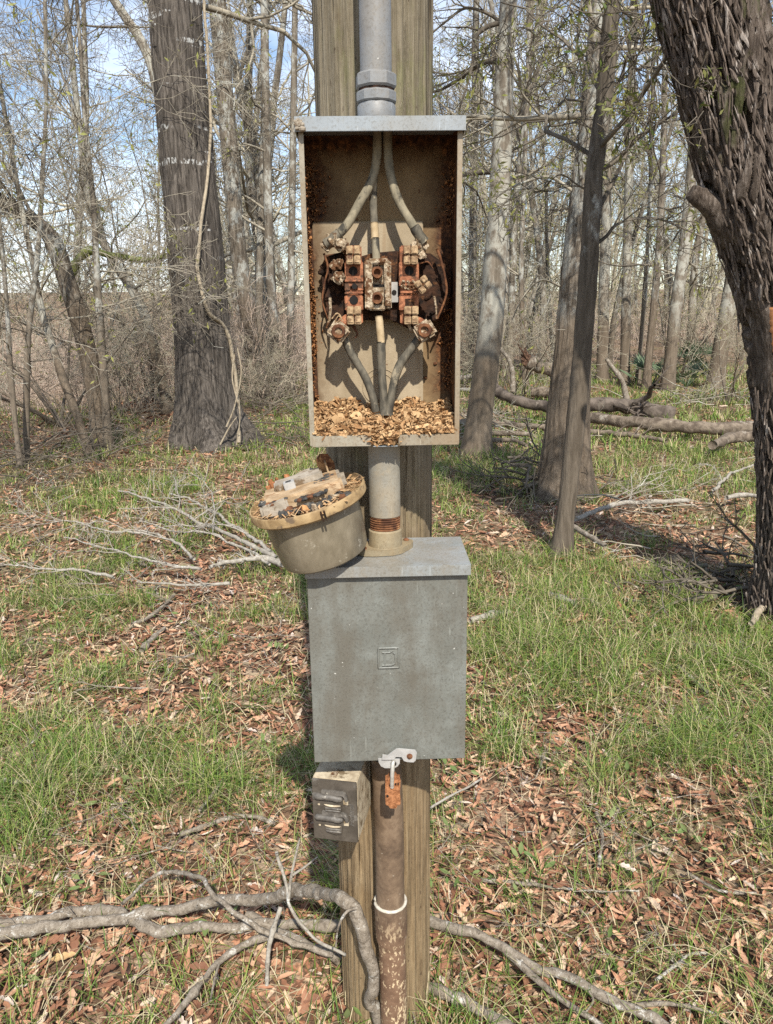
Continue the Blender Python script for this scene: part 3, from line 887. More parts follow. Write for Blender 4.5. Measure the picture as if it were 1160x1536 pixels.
# ------------------------------------------------------------------ lower breaker box
LF, LBK = 1.18, 1.306
LX0, LX1 = xl(466.3, 1000, LF), xl(699.8, 1000, LF)
LZ0 = zl(1141, LF)
HLF = 1.168
HZ = zl(850, HLF)
def hood_z(ly):      # top of the sloping hood
    return HZ + (ly - HLF) * 0.02
def breaker_box():
    base = l2w([((LX0 + LX1) / 2, (LF + LBK) / 2, LZ0)])[0]
    t = thing('breaker_box', 'closed grey steel breaker box with embossed emblem below the meter box', 'breaker box', base)
    zlip = zl(866, HLF)
    MB().box((LX0 + .003, LF + .012, LZ0 + .004), (LX1 - .003, LBK, HZ - .003), .0012).l2w().build('body', M_DOOR, t, 30)
    d = MB().box((LX0, LF, LZ0), (LX1, LF + .0022, zlip + .006), .0009)
    gx, gy = np.meshgrid(np.linspace(LX0 + .0012, LX1 - .0012, 44), np.linspace(LZ0 + .0012, zlip + .0045, 54), indexing='ij')
    fx = np.minimum(gx - gx.min(), gx.max() - gx); fz = np.minimum(gy - gy.min(), gy.max() - gy)
    ed = np.clip(np.minimum(fx, fz) / .02, 0, 1)
    dn = fbm(np.stack([gx.ravel() * 9, gx.ravel() * 0, gy.ravel() * 9], 1), 3, 61).reshape(gx.shape)
    dv = np.stack([gx, LF - .00015 - ed * .0018 * dn, gy], -1).reshape(-1, 3)
    i_, j_ = np.meshgrid(np.arange(43), np.arange(53), indexing='ij')
    d.add(dv, np.stack([i_ * 54 + j_, (i_ + 1) * 54 + j_, (i_ + 1) * 54 + j_ + 1, i_ * 54 + j_ + 1], -1).reshape(-1, 4).tolist())
    d.box((LX0, LF + .0022, LZ0), (LX0 + .002, LF + .03, zlip - .03), .0006)
    d.box((LX1 - .002, LF + .0022, LZ0), (LX1, LF + .03, zlip - .03), .0006)
    d.box((LX0 + .002, LF + .0022, LZ0), (LX1 - .002, LF + .02, LZ0 + .002), .0006)
    do = d.l2w().build('door', M_DOOR, t, 30)
    hx0, hx1 = xl(457.5, 866, HLF), xl(706.5, 866, HLF)
    h = MB()
    h.box((hx0, HLF, zlip), (hx1, HLF + .002, HZ), .0008)
    z2 = hood_z(LBK)
    P = [(hx0, HLF + .001, HZ - .0022), (hx1, HLF + .001, HZ - .0022), (hx1, LBK + .002, z2), (hx0, LBK + .002, z2)]
    h.prism(P, np.array([0, 0, 0]), np.array([0, 0, .0022]))
    for x in (hx0, hx1 - .002):
        h.box((x, HLF + .002, zlip), (x + .002, LBK, HZ - .0022), .0005)
    h.l2w().build('rain_hood', M_HOODL, t, 30)
    # stamped emblem: a square frame round a letter D with serifs
    ly = LF - .0021
    e = MB()
    def stroke(pts, r=.0016, close=False):
        p = [al(x, y, ly) for x, y in pts]
        if close:
            p = p + [p[0]]
        P = []
        for a, b in zip(p[:-1], p[1:]):
            P += [a * (1 - u) + b * u for u in np.linspace(0, 1, 5)[:-1]]
        P.append(p[-1])
        e.tube(P, r, 7, True)
    stroke([(568, 972.5), (598.5, 971.5), (598.5, 1001), (568, 1002)], .0019, True)
    stroke([(573.5, 979), (590, 978.5), (593, 981), (593.5, 986), (593.5, 991), (592, 995.5), (588, 997.5), (573.5, 998)], .0017)
    stroke([(577.5, 979), (577.5, 998)], .0017)
    e.l2w().build('emblem', M_DOOR, do, 60)
    # hasp at the bottom edge
    zz = lambda c: (555 + c[0] / 13.65, 1110 + c[1] / 13.65)
    hp = [zz(c) for c in ((245, 405), (262, 300), (360, 320), (540, 185), (600, 180), (930, 210), (962, 255), (940, 420), (890, 460), (760, 450), (700, 430), (650, 350), (530, 350), (495, 405))]
    hl = LF - .009
    hs = MB().prism([al(x, y, hl) for x, y in hp], np.array([0, 0, 0]), np.array([0, .0022, 0]))
    hs.box(al(605, 1142, hl + .002), al(617, 1132, hl + .002) + np.array([0, .008, 0]), .0008)
    ho = hs.l2w().build('hasp', M_HASP, t, 25)
    tb = [zz(c) for c in ((170, 380), (612, 385), (612, 480), (570, 540), (500, 577), (310, 577), (230, 540), (182, 460))]
    tl = LF - .004
    ring = [zz((485 + 72 * math.cos(a), 487 + 62 * math.sin(a))) for a in np.linspace(0, 2 * PI, 17)[:-1]]
    MB().prism([al(x, y, tl) for x, y in tb], np.array([0, 0, 0]), np.array([0, .0022, 0])).l2w().build('hasp_tab', M_HASP, t, 25)
    c = al(*zz((485, 487)), tl - .0006)
    M = Matrix.Translation(c) @ Matrix.Rotation(PI / 2, 4, 'X')
    MB().lathe([(.0052, -.001), (.0052, .0002), (.0046, .0004)], 20, M).l2w().build('hasp_hole', M_BLACK, t, 30)
    c = al(*zz((815, 335)), hl - .0005)
    M = Matrix.Translation(c) @ Matrix.Rotation(PI / 2, 4, 'X')
    MB().lathe([(.0052, -.0015), (.0050, .0012), (.0036, .0028), (.001, .0034)], 16, M).rough(.0004, 400, 2).l2w().build('rivet', M_RUST, ho, 40)
    return t
breaker_box()

def padlock():
    q = lambda x, y: (555 + x / 13.65, 1110 + y / 13.65)
    base = l2w([al(*q(455, 1360), LF)])[0]
    t = thing('padlock', 'small rusty orange padlock hanging from the breaker box hasp', 'padlock', base)
    P = smooth_path([al(*q(500, 400), LF - .001), al(*q(478, 470), LF - .008), al(*q(462, 640), LF - .012), al(*q(455, 860), LF - .011), al(*q(455, 960), LF - .008)], 24)
    k = ppm(1150, LF)
    MB().tube(P, 3.0 / k, 12, True, .06, 3, 200).l2w().build('shackle', M_SHACK, t, True)
    x0, z1 = al(*q(318, 730), LF)[0], al(*q(300, 730), LF)[2]
    x1, z0 = al(*q(618, 1365), LF)[0], al(*q(300, 1365), LF)[2]
    bm = bmesh.new()
    bmesh.ops.create_cube(bm, size=1)
    for v in bm.verts:
        v.co = ((x0 + x1) / 2 + v.co.x * (x1 - x0), LF + .003 + v.co.y * .02, (z0 + z1) / 2 + v.co.z * (z1 - z0))
    bmesh.ops.bevel(bm, geom=[e for e in bm.edges if abs((e.verts[0].co - e.verts[1].co).y) > .01], offset=.006, segments=4, affect='EDGES')
    bmesh.ops.bevel(bm, geom=list(bm.edges), offset=.002, segments=2, affect='EDGES', clamp_overlap=True)
    bmesh.ops.triangulate(bm, faces=bm.faces[:])
    bmesh.ops.subdivide_edges(bm, edges=bm.edges[:], cuts=3, use_grid_fill=True)
    b = MB().frombm(bm)
    v = b.v[0]
    b.rough(.0022, 260, 6)
    b.l2w().build('lock_body', M_LOCK, t, 50)
    for px, py, r in ((362, 1150, 22), (530, 905, 16), (580, 905, 14), (415, 930, 20)):
        c = al(*q(px, py), LF - .0085)
        M = Matrix.Translation(c) @ Matrix.Rotation(PI / 2, 4, 'X')
        MB().lathe([(r / 13.65 / k, -.003), (r / 13.65 / k, .001), (.0003, .0013)], 9, M).rough(.0003, 500, px).l2w().build('rust_pit', M_BLACK, t)  # black disc painted for the shade inside a corrosion pit
padlock()

# ------------------------------------------------------------------ conduit between the boxes
def conduit_mid():
    Y = 1.248
    c = al(577.5, 760, Y)
    x = float(c[0])
    base = l2w([(x, Y, hood_z(Y))])[0]
    t = thing('conduit_nipple', 'short dusty conduit with rusty threads joining the two boxes', 'conduit', base)
    r = 23.5 / ppm(740, Y)
    T = Matrix.Translation((x, Y, 0))
    zt = UZ0 + .001
    z777, z798, z832 = zl(778, Y - r), zl(799, Y - r), hood_z(Y) + .0022
    MB().lathe([(r, z777), (r, zt)], 44, T).l2w().build('pipe', M_PVCM, t, 40)
    prof = []
    n = 6
    for k in range(n):
        z = z798 + (z777 - z798) * k / n
        dz = (z777 - z798) / n
        prof += [(r - .0022, z), (r - .0004, z + dz * .35), (r - .0004, z + dz * .6), (r - .0022, z + dz * .95)]
    MB().lathe(prof, 44, T).l2w().build('threads', M_RUST, t, 50)
    MB().lathe([(r + .0075, z832 + .004), (r + .0025, z832 + .009), (r + .0015, z798 - .002), (r - .001, z798 + .0005)], 44, T).l2w().build('hub', M_HUBM, t, 35)
    # oval flange with two screw ears
    o = []
    for a in np.linspace(0, 2 * PI, 49)[:-1]:
        ca, sa = math.cos(a), math.sin(a)
        rr = .0365 + .017 * abs(math.cos(a - .55)) ** 6
        o.append((x + rr * ca, Y + rr * sa * .95, z832 - .001))
    MB().prism(o, np.array([0, 0, 0]), np.array([0, 0, .0095])).rough(.0007, 150, 2).l2w().build('hub_flange', M_HUBM, t, 35)
    for s in (1, -1):
        p = (x + s * .043 * math.cos(.55), Y + s * .043 * math.sin(.55) * .95, z832 + .008)
        MB().lathe([(.0052, 0), (.005, .0025), (.003, .004), (.001, .0042)], 12, Matrix.Translation(p)).l2w().build('screw', M_RUST, t, 40)
conduit_mid()

# ------------------------------------------------------------------ conduit down to the ground
def conduit_low():
    Y = 1.272
    pts = [al(579, 1132, Y), al(584, 1240, Y), al(586, 1360, Y), al(590, 1480, Y), al(593, 1620, Y)]
    pts.append(pts[-1] + (pts[-1] - pts[-2]) * 3)
    t = thing('ground_conduit', 'rusty brown conduit running from the breaker box into the ground', 'conduit', l2w([pts[-1]])[0])
    P = smooth_path(pts, 80)
    k = ppm(1300, Y)
    r = 21.5 / k
    zc = zl(1368, Y - r)
    ze = zl(1418, Y - r)
    up = P[P[:, 2] > zc - .01]
    MB().tube(up, r, 40, True, .02, 2, 30).l2w().build('pipe', M_RPIPE, t, True)
    def pt(z):
        return np.array([np.interp(-z, -P[:, 2], P[:, i]) for i in range(3)])
    a, b, c = pt(zc), pt(ze), pt(ze - .018)
    MB().tube([a, b, c], [r + .0042, r + .0042, r + .0005], 40, True).l2w().build('coupling', M_RPIPE, t, 40)
    ring = [a + np.array([(r + .0022) * math.cos(u), (r + .0022) * math.sin(u), .0008]) for u in np.linspace(0, 2 * PI, 49)]
    MB().tube(ring, .0032, 8, False, .25, 4, 200).l2w().build('sealant_ring', simple('pale_sealant', (0.4, 0.36, 0.28), (0.55, 0.5, 0.42), 90, 0.6, 0.3, 0.001), t, True)
    lo = P[P[:, 2] < ze]
    MB().tube(lo, r - .0008, 40, True, .03, 5, 40).l2w().build('pipe', M_RPIPE, t, True)
conduit_low()

# ------------------------------------------------------------------ old twin breaker below the box
def old_breaker():
    Yf = 1.200
    c = at(502.5, 1217, Yf)
    ang = rad(-11.0)
    k = ppm(1217, Yf)
    hw, D = 34.2 / k, 0.115
    hz = (at(502.5, 1173, Yf)[2] - at(502.5, 1262, Yf)[2]) / 2
    M = Matrix.Translation(c) @ Matrix.Rotation(ang, 4, 'Z')
    base = M @ Vector((0, D, -hz))
    t = thing('old_breaker', 'dark twin-switch breaker block screwed to the pole under the grey box', 'breaker', base)
    def P(u, v, d):          # u,v in -1..1 on the front face
        return np.array([u * hw, d, v * hz])
    def bx(name, u0, v0, u1, v1, d0, d1, m, bev=.001, par=t):
        return MB().box(P(u0, v0, d0), P(u1, v1, d1), bev, M).build(name, m, par, 30)
    bx('case', -1, -1, 1, 1, .006, D, M_BAKES, .0015)
    fp = bx('face_plate', -1.0, -1.0, 1.0, 1.0, 0, .0058, M_BAKE, .0012)
    for k2, v in enumerate((.40, -.30)):
        # recess frame, handle and lower cheek of each switch
        rim = MB()
        outl = [(-.55, .30), (.38, .30), (.52, .26), (.60, .16), (.62, .02), (.50, .02), (.47, .12), (.40, .18), (-.55, .18)]
        rim.prism([(M @ Vector(P(u, v + w, 0)))[:] for u, w in outl], np.array((M.to_3x3() @ Vector((0, -.005, 0)))[:]), np.array((M.to_3x3() @ Vector((0, .001, 0)))[:]))
        rim.build('switch_rim', M_BAKEL, fp, 30)
        hd = MB()
        pts = [(M @ Vector(P(u, v + .05 + (.03 if u < 0 else 0), -.0022)))[:] for u in np.linspace(-.9, .36, 14)]
        hd.tube(pts, np.interp(np.linspace(0, 1, 14), [0, .08, .9, 1], [.003, .0062, .0062, .003]), 12, True)
        hd.rough(.0004, 200, k2).build('switch_handle', M_BAKEL, t, 60)
        ck = MB()
        o = [(-.42, -.12), (.30, -.16), (.34, -.22), (.30, -.40), (.05, -.44), (-.35, -.38), (-.44, -.3)]
        ck.prism([(M @ Vector(P(u, v + w, 0)))[:] for u, w in o], np.array((M.to_3x3() @ Vector((0, -.0045, 0)))[:]), np.array((M.to_3x3() @ Vector((0, .001, 0)))[:]))
        co = ck.build('switch_cheek', M_BAKE, t, 30)
        MB().tube([(M @ Vector(P(u, v - .15 - .03 * math.sin((u + .45) / .75 * PI), -.0042)))[:] for u in np.linspace(-.45, .30, 9)], [.0006, .0016, .002, .0022, .0022, .002, .0018, .0014, .0006], 7, True).build('worn_edge', M_BAKES, co, True)
        for dv_ in (-.26, -.34):
            MB().tube([(M @ Vector(P(u, v + dv_, -.0046)))[:] for u in np.linspace(-.40, .30, 8)], [.0008, .0016, .0018, .0018, .0018, .0018, .0016, .0008], 7, True).build('ridge', M_BAKEL, co, True)
        bx('end_stop', .40, v - .13, .62, v + .0, -.0025, .001, M_BAKES, .0006, fp)
        bx('rating_dot', -.76, v - .24, -.66, v - .19, -.0012, .001, M_BAKES, .0004, fp)
    bx('terminal_corner', -.98, .36, -.7, .56, -.003, .001, M_BAKEL, .001, fp)
    # maker's lettering, reading upwards
    cu = bpy.data.curves.new('lettering', 'FONT')
    cu.body = 'Federal'
    cu.size = .0150
    cu.extrude = .0006
    cu.shear = 0.3
    cu.align_x = 'CENTER'
    tmp = bpy.data.objects.new('tmp_text', cu)
    COL.objects.link(tmp)
    bpy.context.view_layer.update()
    me = bpy.data.meshes.new_from_object(tmp.evaluated_get(bpy.context.evaluated_depsgraph_get()))
    bpy.data.objects.remove(tmp)
    Mt = M @ Matrix.Translation((hw * .86, -.0004, hz * -.08)) @ Matrix(((0, -1, 0, 0), (0, 0, -1, 0), (1, 0, 0, 0), (0, 0, 0, 1)))
    me.transform(Mt)
    me.materials.clear()
    me.materials.append(M_BAKEL)
    add_obj('lettering', me, fp)
    # screw and torn label on top
    q = MB().box(P(-.25, 1.005, .012), P(.05, 1.02, .035), .0008, M @ Matrix.Rotation(.0, 4, 'Z'))
    q.rough(.002, 180, 2).build('torn_label', M_CORR, t)
    MB().box(P(.15, 1.0, D - .012), P(.8, 1.14, D + .012), .0015, M).build('mounting_bracket', M_DRUST, t, 30)
old_breaker()

# ------------------------------------------------------------------ the round meter lying on the box
def meter():
    base = Vector(at(490, 835, 1.205))
    M = Matrix.Translation(base) @ Matrix.Rotation(rad(-14.5), 4, 'Y') @ Matrix.Rotation(rad(5), 4, 'X') @ Matrix.Rotation(rad(8), 4, 'Z')
    t = thing('electric_meter', 'round burnt electric meter with ochre rim resting tilted on the grey box', 'meter', base)
    def B(mb, name, m, par=t, sm=35):
        mb.v = [np.array([(M @ Vector(x))[:] for x in v]) for v in mb.v]
        return mb.build(name, m, par, sm)
    H = .106
    cup = MB().lathe([(.001, .0), (.050, .0005), (.064, .0025), (.0705, .007), (.0728, .014), (.0765, .05), (.079, H - .008)], 64, cap=False)
    for k in range(0):
        pass
    B(cup, 'cup', M_CUP)
    B(MB().lathe([(.079, H - .013), (.0925, H - .012), (.0952, H - .009), (.0955, H + .004), (.0945, H + .0055), (.0925, H + .0055), (.0918, H + .002), (.089, H - .004), (.001, H - .004)], 72, cap=False), 'rim', M_RING)
    gr = MB()
    for s in (-1, 1):
        gr.box((.016 + s * .0025, -.0985, H - .013), (.0185 + s * .0025, -.0945, H + .003), .0005)
    B(gr, 'rim_clip', M_DRUST)
    # platform across the base
    pf = MB().box((-.066, -.030, H - .004), (.060, .040, H + .022), .004)
    B(pf.rough(.003, 60, 3), 'base_platform', M_BASE)
    B(MB().box((-.046, .008, H + .018), (.034, .046, H + .031), .003).rough(.0015, 80, 6), 'grey_plate', M_GREYB)
    B(MB().box((-.030, .000, H + .0205), (-.012, .018, H + .033), .001), 'square_lug', M_ZINC)
    B(MB().box((-.026, .005, H + .0325), (-.017, .013, H + .0336), .0005), 'lug_slot', M_SCORCH)
    # scorched pads
    def pad(poly, z, m=M_SCORCH, name='scorched_pad', d=.006, ro=.002):
        mb = MB().prism([(x, y, z) for x, y in poly], np.array([0, 0, 0]), np.array([0, 0, d])).rough(ro, 70, len(poly))
        B(mb, name, m)
    prg = random.Random(21)
    for cx_, cy_, sx_, sy_, zz_, nn_ in ((-.052, -.020, .016, .016, H + .018, 26), (.032, .004, .016, .011, H + .020, 24), (.008, -.032, .026, .005, H + .012, 22)):
        for k in range(nn_):
            x, y = cx_ + prg.gauss(0, .55) * sx_, cy_ + prg.gauss(0, .55) * sy_
            mb = MB().lathe([(.0008, -.003), (.0055, -.002), (.006, .0), (.004, .0014), (.0008, .0018)], 8, Matrix.Translation((x, y, zz_)) @ Matrix.Rotation(prg.uniform(0, 3), 4, 'Z') @ Matrix.Diagonal((prg.uniform(.6, 1.6), prg.uniform(.5, 1.1), prg.uniform(.7, 1.6), 1)))
            B(mb.rough(.0024, 190, k), 'char_crust', M_SCORCH if prg.random() < .85 else M_RUST, t, 20)
    B(MB().box((-.074, -.040, H - .004), (-.030, -.005, H + .019), .004).rough(.003, 70, 9), 'boss', M_GREYB)
    B(MB().box((.020, -.012, H - .004), (.068, .045, H + .02), .007).rough(.003, 60, 12), 'boss', M_GREYB)
    rng = random.Random(6)
    for k in range(30):
        x = -.048 + k * .0039 + rng.uniform(-.004, .004)
        y = -.044 - .016 * math.sin((k + 2) / 32 * PI) + rng.uniform(-.012, .014)
        mb = MB().lathe([(.001, -.004), (.007, -.003), (.0078, .0), (.005, .0025), (.001, .003)], 9, Matrix.Translation((x, y, H + .002)) @ Matrix.Rotation(rng.uniform(0, 3), 4, 'Z') @ Matrix.Diagonal((rng.uniform(.7, 1.5), rng.uniform(.5, 1), rng.uniform(.8, 2.2), 1)))
        B(mb.rough(.0035, 170, k), 'char_lump', M_SCORCH if rng.random() < .66 else (M_CORR if rng.random() < .5 else M_RUST), t, 20)
    # contact blades
    bl = MB().prism([(.028, .047, H + .005), (.056, .049, H + .005), (.059, .049, H + .03), (.052, .048, H + .048), (.040, .047, H + .052), (.031, .046, H + .044)], np.array([0, 0, 0]), np.array([0, .0026, 0]))
    b1 = B(bl.rough(.0015, 90, 2), 'blade', M_RUST)
    b2 = B(MB().box((.043, .030, H + .006), (.0455, .048, H + .040), .0008), 'blade_rib', M_BASE, b1)
    lf = MB()
    for k in range(9):
        a = rng.uniform(0, PI)
        lf.box((-.004, -.0015, -.014), (.004, .0015, .012), .001, Matrix.Translation((-.056 + k * .0042, .045 + rng.uniform(-.006, .006), H + .018 + rng.uniform(-.006, .008))) @ Matrix.Rotation(a, 4, 'Z') @ Matrix.Rotation(rng.uniform(-.5, .5), 4, 'X'))
    B(lf.rough(.003, 120, 3), 'rusted_blade', M_LOCK)
    B(MB().tube(smooth_path([(-.022, .052, H + .02), (.0, .056, H + .026), (.018, .056, H + .027), (.03, .05, H + .02)], 14), .004, 8, True, .3, 2, 150), 'bent_strap', M_GREYB)
    # shredded bits inside the rim
    q = np.random.default_rng(5)
    N = 420
    a = q.uniform(0, 2 * PI, N)
    r = q.uniform(.058, .090, N)
    C = np.stack([r * np.cos(a), r * np.sin(a), H + q.uniform(-.003, .006, N)], 1)
    d = np.stack([np.cos(a + q.normal(0, .6, N)), np.sin(a + q.normal(0, .6, N)), q.normal(0, .25, N)], 1)
    L = q.uniform(.003, .011, (N, 1))
    w = np.cross(d, [0, 0, 1]) * q.uniform(.0006, .002, (N, 1))
    V = np.stack([C - d * L - w, C + d * L - w, C + d * L + w, C - d * L + w], 1).reshape(-1, 3)
    V = np.array([(M @ Vector(x))[:] for x in V])
    o = mesh_obj('straw_bits', V, np.arange(4 * N).reshape(-1, 4), M_CHIP, t)
    o['kind'] = 'stuff'
meter()

# ------------------------------------------------------------------ ground
def ground_mat():
    g = NG('forest_floor')
    p = g.pos()
    v = g.voro(p, 22, 'F1', 'Color')
    h = g.n('ShaderNodeSeparateColor')
    g.put(h.inputs[0], v)
    a = h.outputs[0]
    c = g.ramp(a, [(0.0, (0.09, 0.06, 0.038)), (0.35, (0.19, 0.12, 0.075)), (0.7, (0.30, 0.2, 0.13)), (1.0, (0.42, 0.32, 0.22))])
    n = g.noise(p, 60, 4, 0.6)
    c = g.mix(g.math('MULTIPLY', g.step(n, .4, .65), .5), c, (0.07, 0.046, 0.03))
    gm = g.step(g.noise(p, .55, 3, .6), .5, .65)
    c = g.mix(g.math('MULTIPLY', gm, .35), c, g.mix(g.noise(p, 30, 3), (0.03, 0.05, 0.012), (0.12, 0.13, 0.04)))
    return g.done(c, 0.95, g.bump(g.math('ADD', n, a), .8, .02), spec=.1)
def ground():
    u = np.linspace(-1, 1, 161)
    xs = np.sign(u) * (np.abs(u) * 12 + np.abs(u) ** 4 * 108)
    w = np.linspace(0, 1, 200)
    ys = -25 + w * 0
    ys = np.concatenate([np.linspace(-25, -1, 14), np.linspace(-0.6, 16, 110), 16 + np.linspace(0.02, 1, 50) ** 2 * 110])
    X, Y = np.meshgrid(xs, ys, indexing='ij')
    Z = gz(X, Y)
    V = np.stack([X, Y, Z], -1).reshape(-1, 3)
    ny = len(ys)
    i, j = np.meshgrid(np.arange(len(xs) - 1), np.arange(ny - 1), indexing='ij')
    q = np.stack([i * ny + j, (i + 1) * ny + j, (i + 1) * ny + j + 1, i * ny + j + 1], -1).reshape(-1, 4)
    o = mesh_obj('ground', V, q, ground_mat(), None, True)
    o['kind'] = 'structure'
    o['label'] = 'forest floor of brown leaves and grass'
    return o
GROUND = ground()

# where grass grows thick (photo spots) and where leaf litter lies bare
GRASS_SPOTS = [(60, 1010, .5, 1.0), (180, 1160, .45, 1.1), (60, 1190, .4, 1.0), (330, 1110, .3, .7), (400, 880, .8, .9), (930, 880, .8, 1.1), (780, 850, .7, .7), (1080, 1010, .6, 1.0),
               (980, 690, 2.6, 2.0), (1100, 610, 4, 2.0), (760, 715, 1.6, .9), (880, 1100, .5, .8), (1080, 1160, .4, .9), (700, 1280, .3, .7), (60, 1300, .3, .6), (300, 720, 1.6, .7),
               (480, 640, 3, .6), (1140, 1400, .25, .8), (300, 1250, .3, .6), (860, 980, .5, .8), (1060, 760, 1.0, .4), (920, 575, 6, 1.8), (730, 565, 6, 1.4), (660, 690, 1.2, 1.0), (40, 900, .8, .4)]
LEAF_SPOTS = [(250, 980, .6, 1.1), (400, 1010, .45, 1.1), (750, 780, 1.2, 1.2), (700, 820, .5, .6), (1040, 800, 1.0, .9), (760, 1120, .3, .9), (820, 1230, .35, 1.1), (1100, 1280, .35, 1.1),
              (200, 1470, .3, 1.2), (60, 1450, .3, .9), (430, 1470, .3, 1.0), (360, 1300, .18, .9), (850, 1420, .35, .8), (1090, 910, .5, .7), (1050, 1450, .3, .5), (690, 1160, .25, .9), (120, 850, .9, .4)]
_gs = [(gnd(a, b)[:2], r, w) for a, b, r, w in GRASS_SPOTS]
_ls = [(gnd(a, b)[:2], r, w) for a, b, r, w in LEAF_SPOTS]
def grass_density(x, y):
    p = np.stack([x, y, 0 * x], 1)
    d = 1.5 * (fbm(p * .9, 3, 21) - .5) + 3.8 * (fbm(p * 4.6, 3, 33) - .5) + .17
    for c, r, w in _gs:
        d += .42 * w * np.exp(-((x - c[0]) ** 2 + (y - c[1]) ** 2) / (r * r))
    for c, r, w in _ls:
        d -= .42 * w * np.exp(-((x - c[0]) ** 2 + (y - c[1]) ** 2) / (r * r))
    return np.clip(d, .09 + .22 * sstep(2.4, 1.3, y), 1.1)

# ------------------------------------------------------------------ dead leaves
def leaf_mat():
    g = NG('dead_leaf')
    r = g.island()
    c = g.ramp(r, [(0.0, (0.100, 0.047, 0.026)), (0.18, (0.200, 0.093, 0.054)), (0.4, (0.350, 0.163, 0.094)), (0.6, (0.472, 0.244, 0.145)), (0.78, (0.602, 0.349, 0.215)), (0.92, (0.620, 0.454, 0.297)), (1.0, (0.620, 0.523, 0.453))])
    n = g.noise(g.pos(), 60, 4, .6)
    c = g.mix(g.math('MULTIPLY', g.step(n, .42, .62), .5), c, (0.10, 0.055, 0.032))
    return g.done(c, 0.75, g.bump(n, .4, .003), spec=.25, transl=.12)
M_LEAF = leaf_mat()
def leaf_one():
    g = NG('dead_leaf_single')
    r = g.orand()
    c = g.ramp(r, [(0.0, (0.130, 0.063, 0.037)), (0.3, (0.272, 0.132, 0.078)), (0.55, (0.415, 0.216, 0.127)), (0.8, (0.544, 0.316, 0.195)), (0.95, (0.620, 0.412, 0.264)), (0.975, (0.454, 0.301, 0.130)), (1.0, (0.620, 0.523, 0.419))], 'LINEAR')
    n = g.noise(g.pos(), 70, 4, .6)
    c = g.mix(g.math('MULTIPLY', g.step(n, .42, .7), .4), c, (0.168, 0.068, 0.035))
    return g.done(c, 0.75, g.bump(n, .4, .003), spec=.25, transl=.12)
M_LEAF1 = leaf_one()

def leaf_shape(kind, curl, bend):
    """unit leaf: outline rows across the midrib; returns verts, quads/tris"""
    if kind == 0:
        rows = [(-1, .02), (-.6, .19), (-.1, .27), (.4, .2), (1, .015)]
    elif kind == 1:
        rows = [(-1, .03), (-.55, .30), (-.25, .16), (.1, .40), (.38, .2), (.62, .36), (1, .05)]
    elif kind == 2:
        rows = [(-1, .02), (-.5, .12), (0, .17), (.5, .13), (1, .01)]
    else:
        rows = [(-1, .03), (-.62, .26), (-.4, .2), (-.05, .36), (.2, .22), (.5, .38), (.72, .2), (.95, .09)]
    v, f = [], []
    for k, (y, w) in enumerate(rows):
        zc = bend * (y * y) * .5
        v += [(-w, y, zc + curl * w * 1.4), (0, y, zc), (w, y, zc + curl * w * 1.2 + .04 * math.sin(5 * y))]
    for k in range(len(rows) - 1):
        a = k * 3
        f += [(a, a + 1, a + 4, a + 3), (a + 1, a + 2, a + 5, a + 4)]
    return np.array(v), np.array(f)
LEAVES = [leaf_shape(k % 4, c, b) for k, (c, b) in enumerate([(.3, .2), (.2, -.2), (.6, .4), (.2, .25), (-.25, .3), (.35, -.25), (-.35, .4), (.45, .2), (.9, .2), (.1, .1), (.15, -.1)])]

def rot_frames(rng, N, tilt):
    yaw = rng.uniform(0, 2 * PI, N)
    t = rng.normal(0, tilt, N)
    s = rng.normal(0, tilt, N)
    cy, sy, ct, st, cs, ss = np.cos(yaw), np.sin(yaw), np.cos(t), np.sin(t), np.cos(s), np.sin(s)
    Rz = np.zeros((N, 3, 3)); Rz[:, 0, 0] = cy; Rz[:, 0, 1] = -sy; Rz[:, 1, 0] = sy; Rz[:, 1, 1] = cy; Rz[:, 2, 2] = 1
    Rx = np.zeros((N, 3, 3)); Rx[:, 0, 0] = 1; Rx[:, 1, 1] = ct; Rx[:, 1, 2] = -st; Rx[:, 2, 1] = st; Rx[:, 2, 2] = ct
    Ry = np.zeros((N, 3, 3)); Ry[:, 1, 1] = 1; Ry[:, 0, 0] = cs; Ry[:, 0, 2] = ss; Ry[:, 2, 0] = -ss; Ry[:, 2, 2] = cs
    return Rz @ Rx @ Ry

def wedge(rng, N, y0, y1, power=1.0, margin=1.22):
    """random ground points in the view wedge"""
    y = y0 + (y1 - y0) * rng.random(N) ** power
    x = rng.uniform(-1, 1, N) * (.75 + .52 * y * margin)
    return x, y

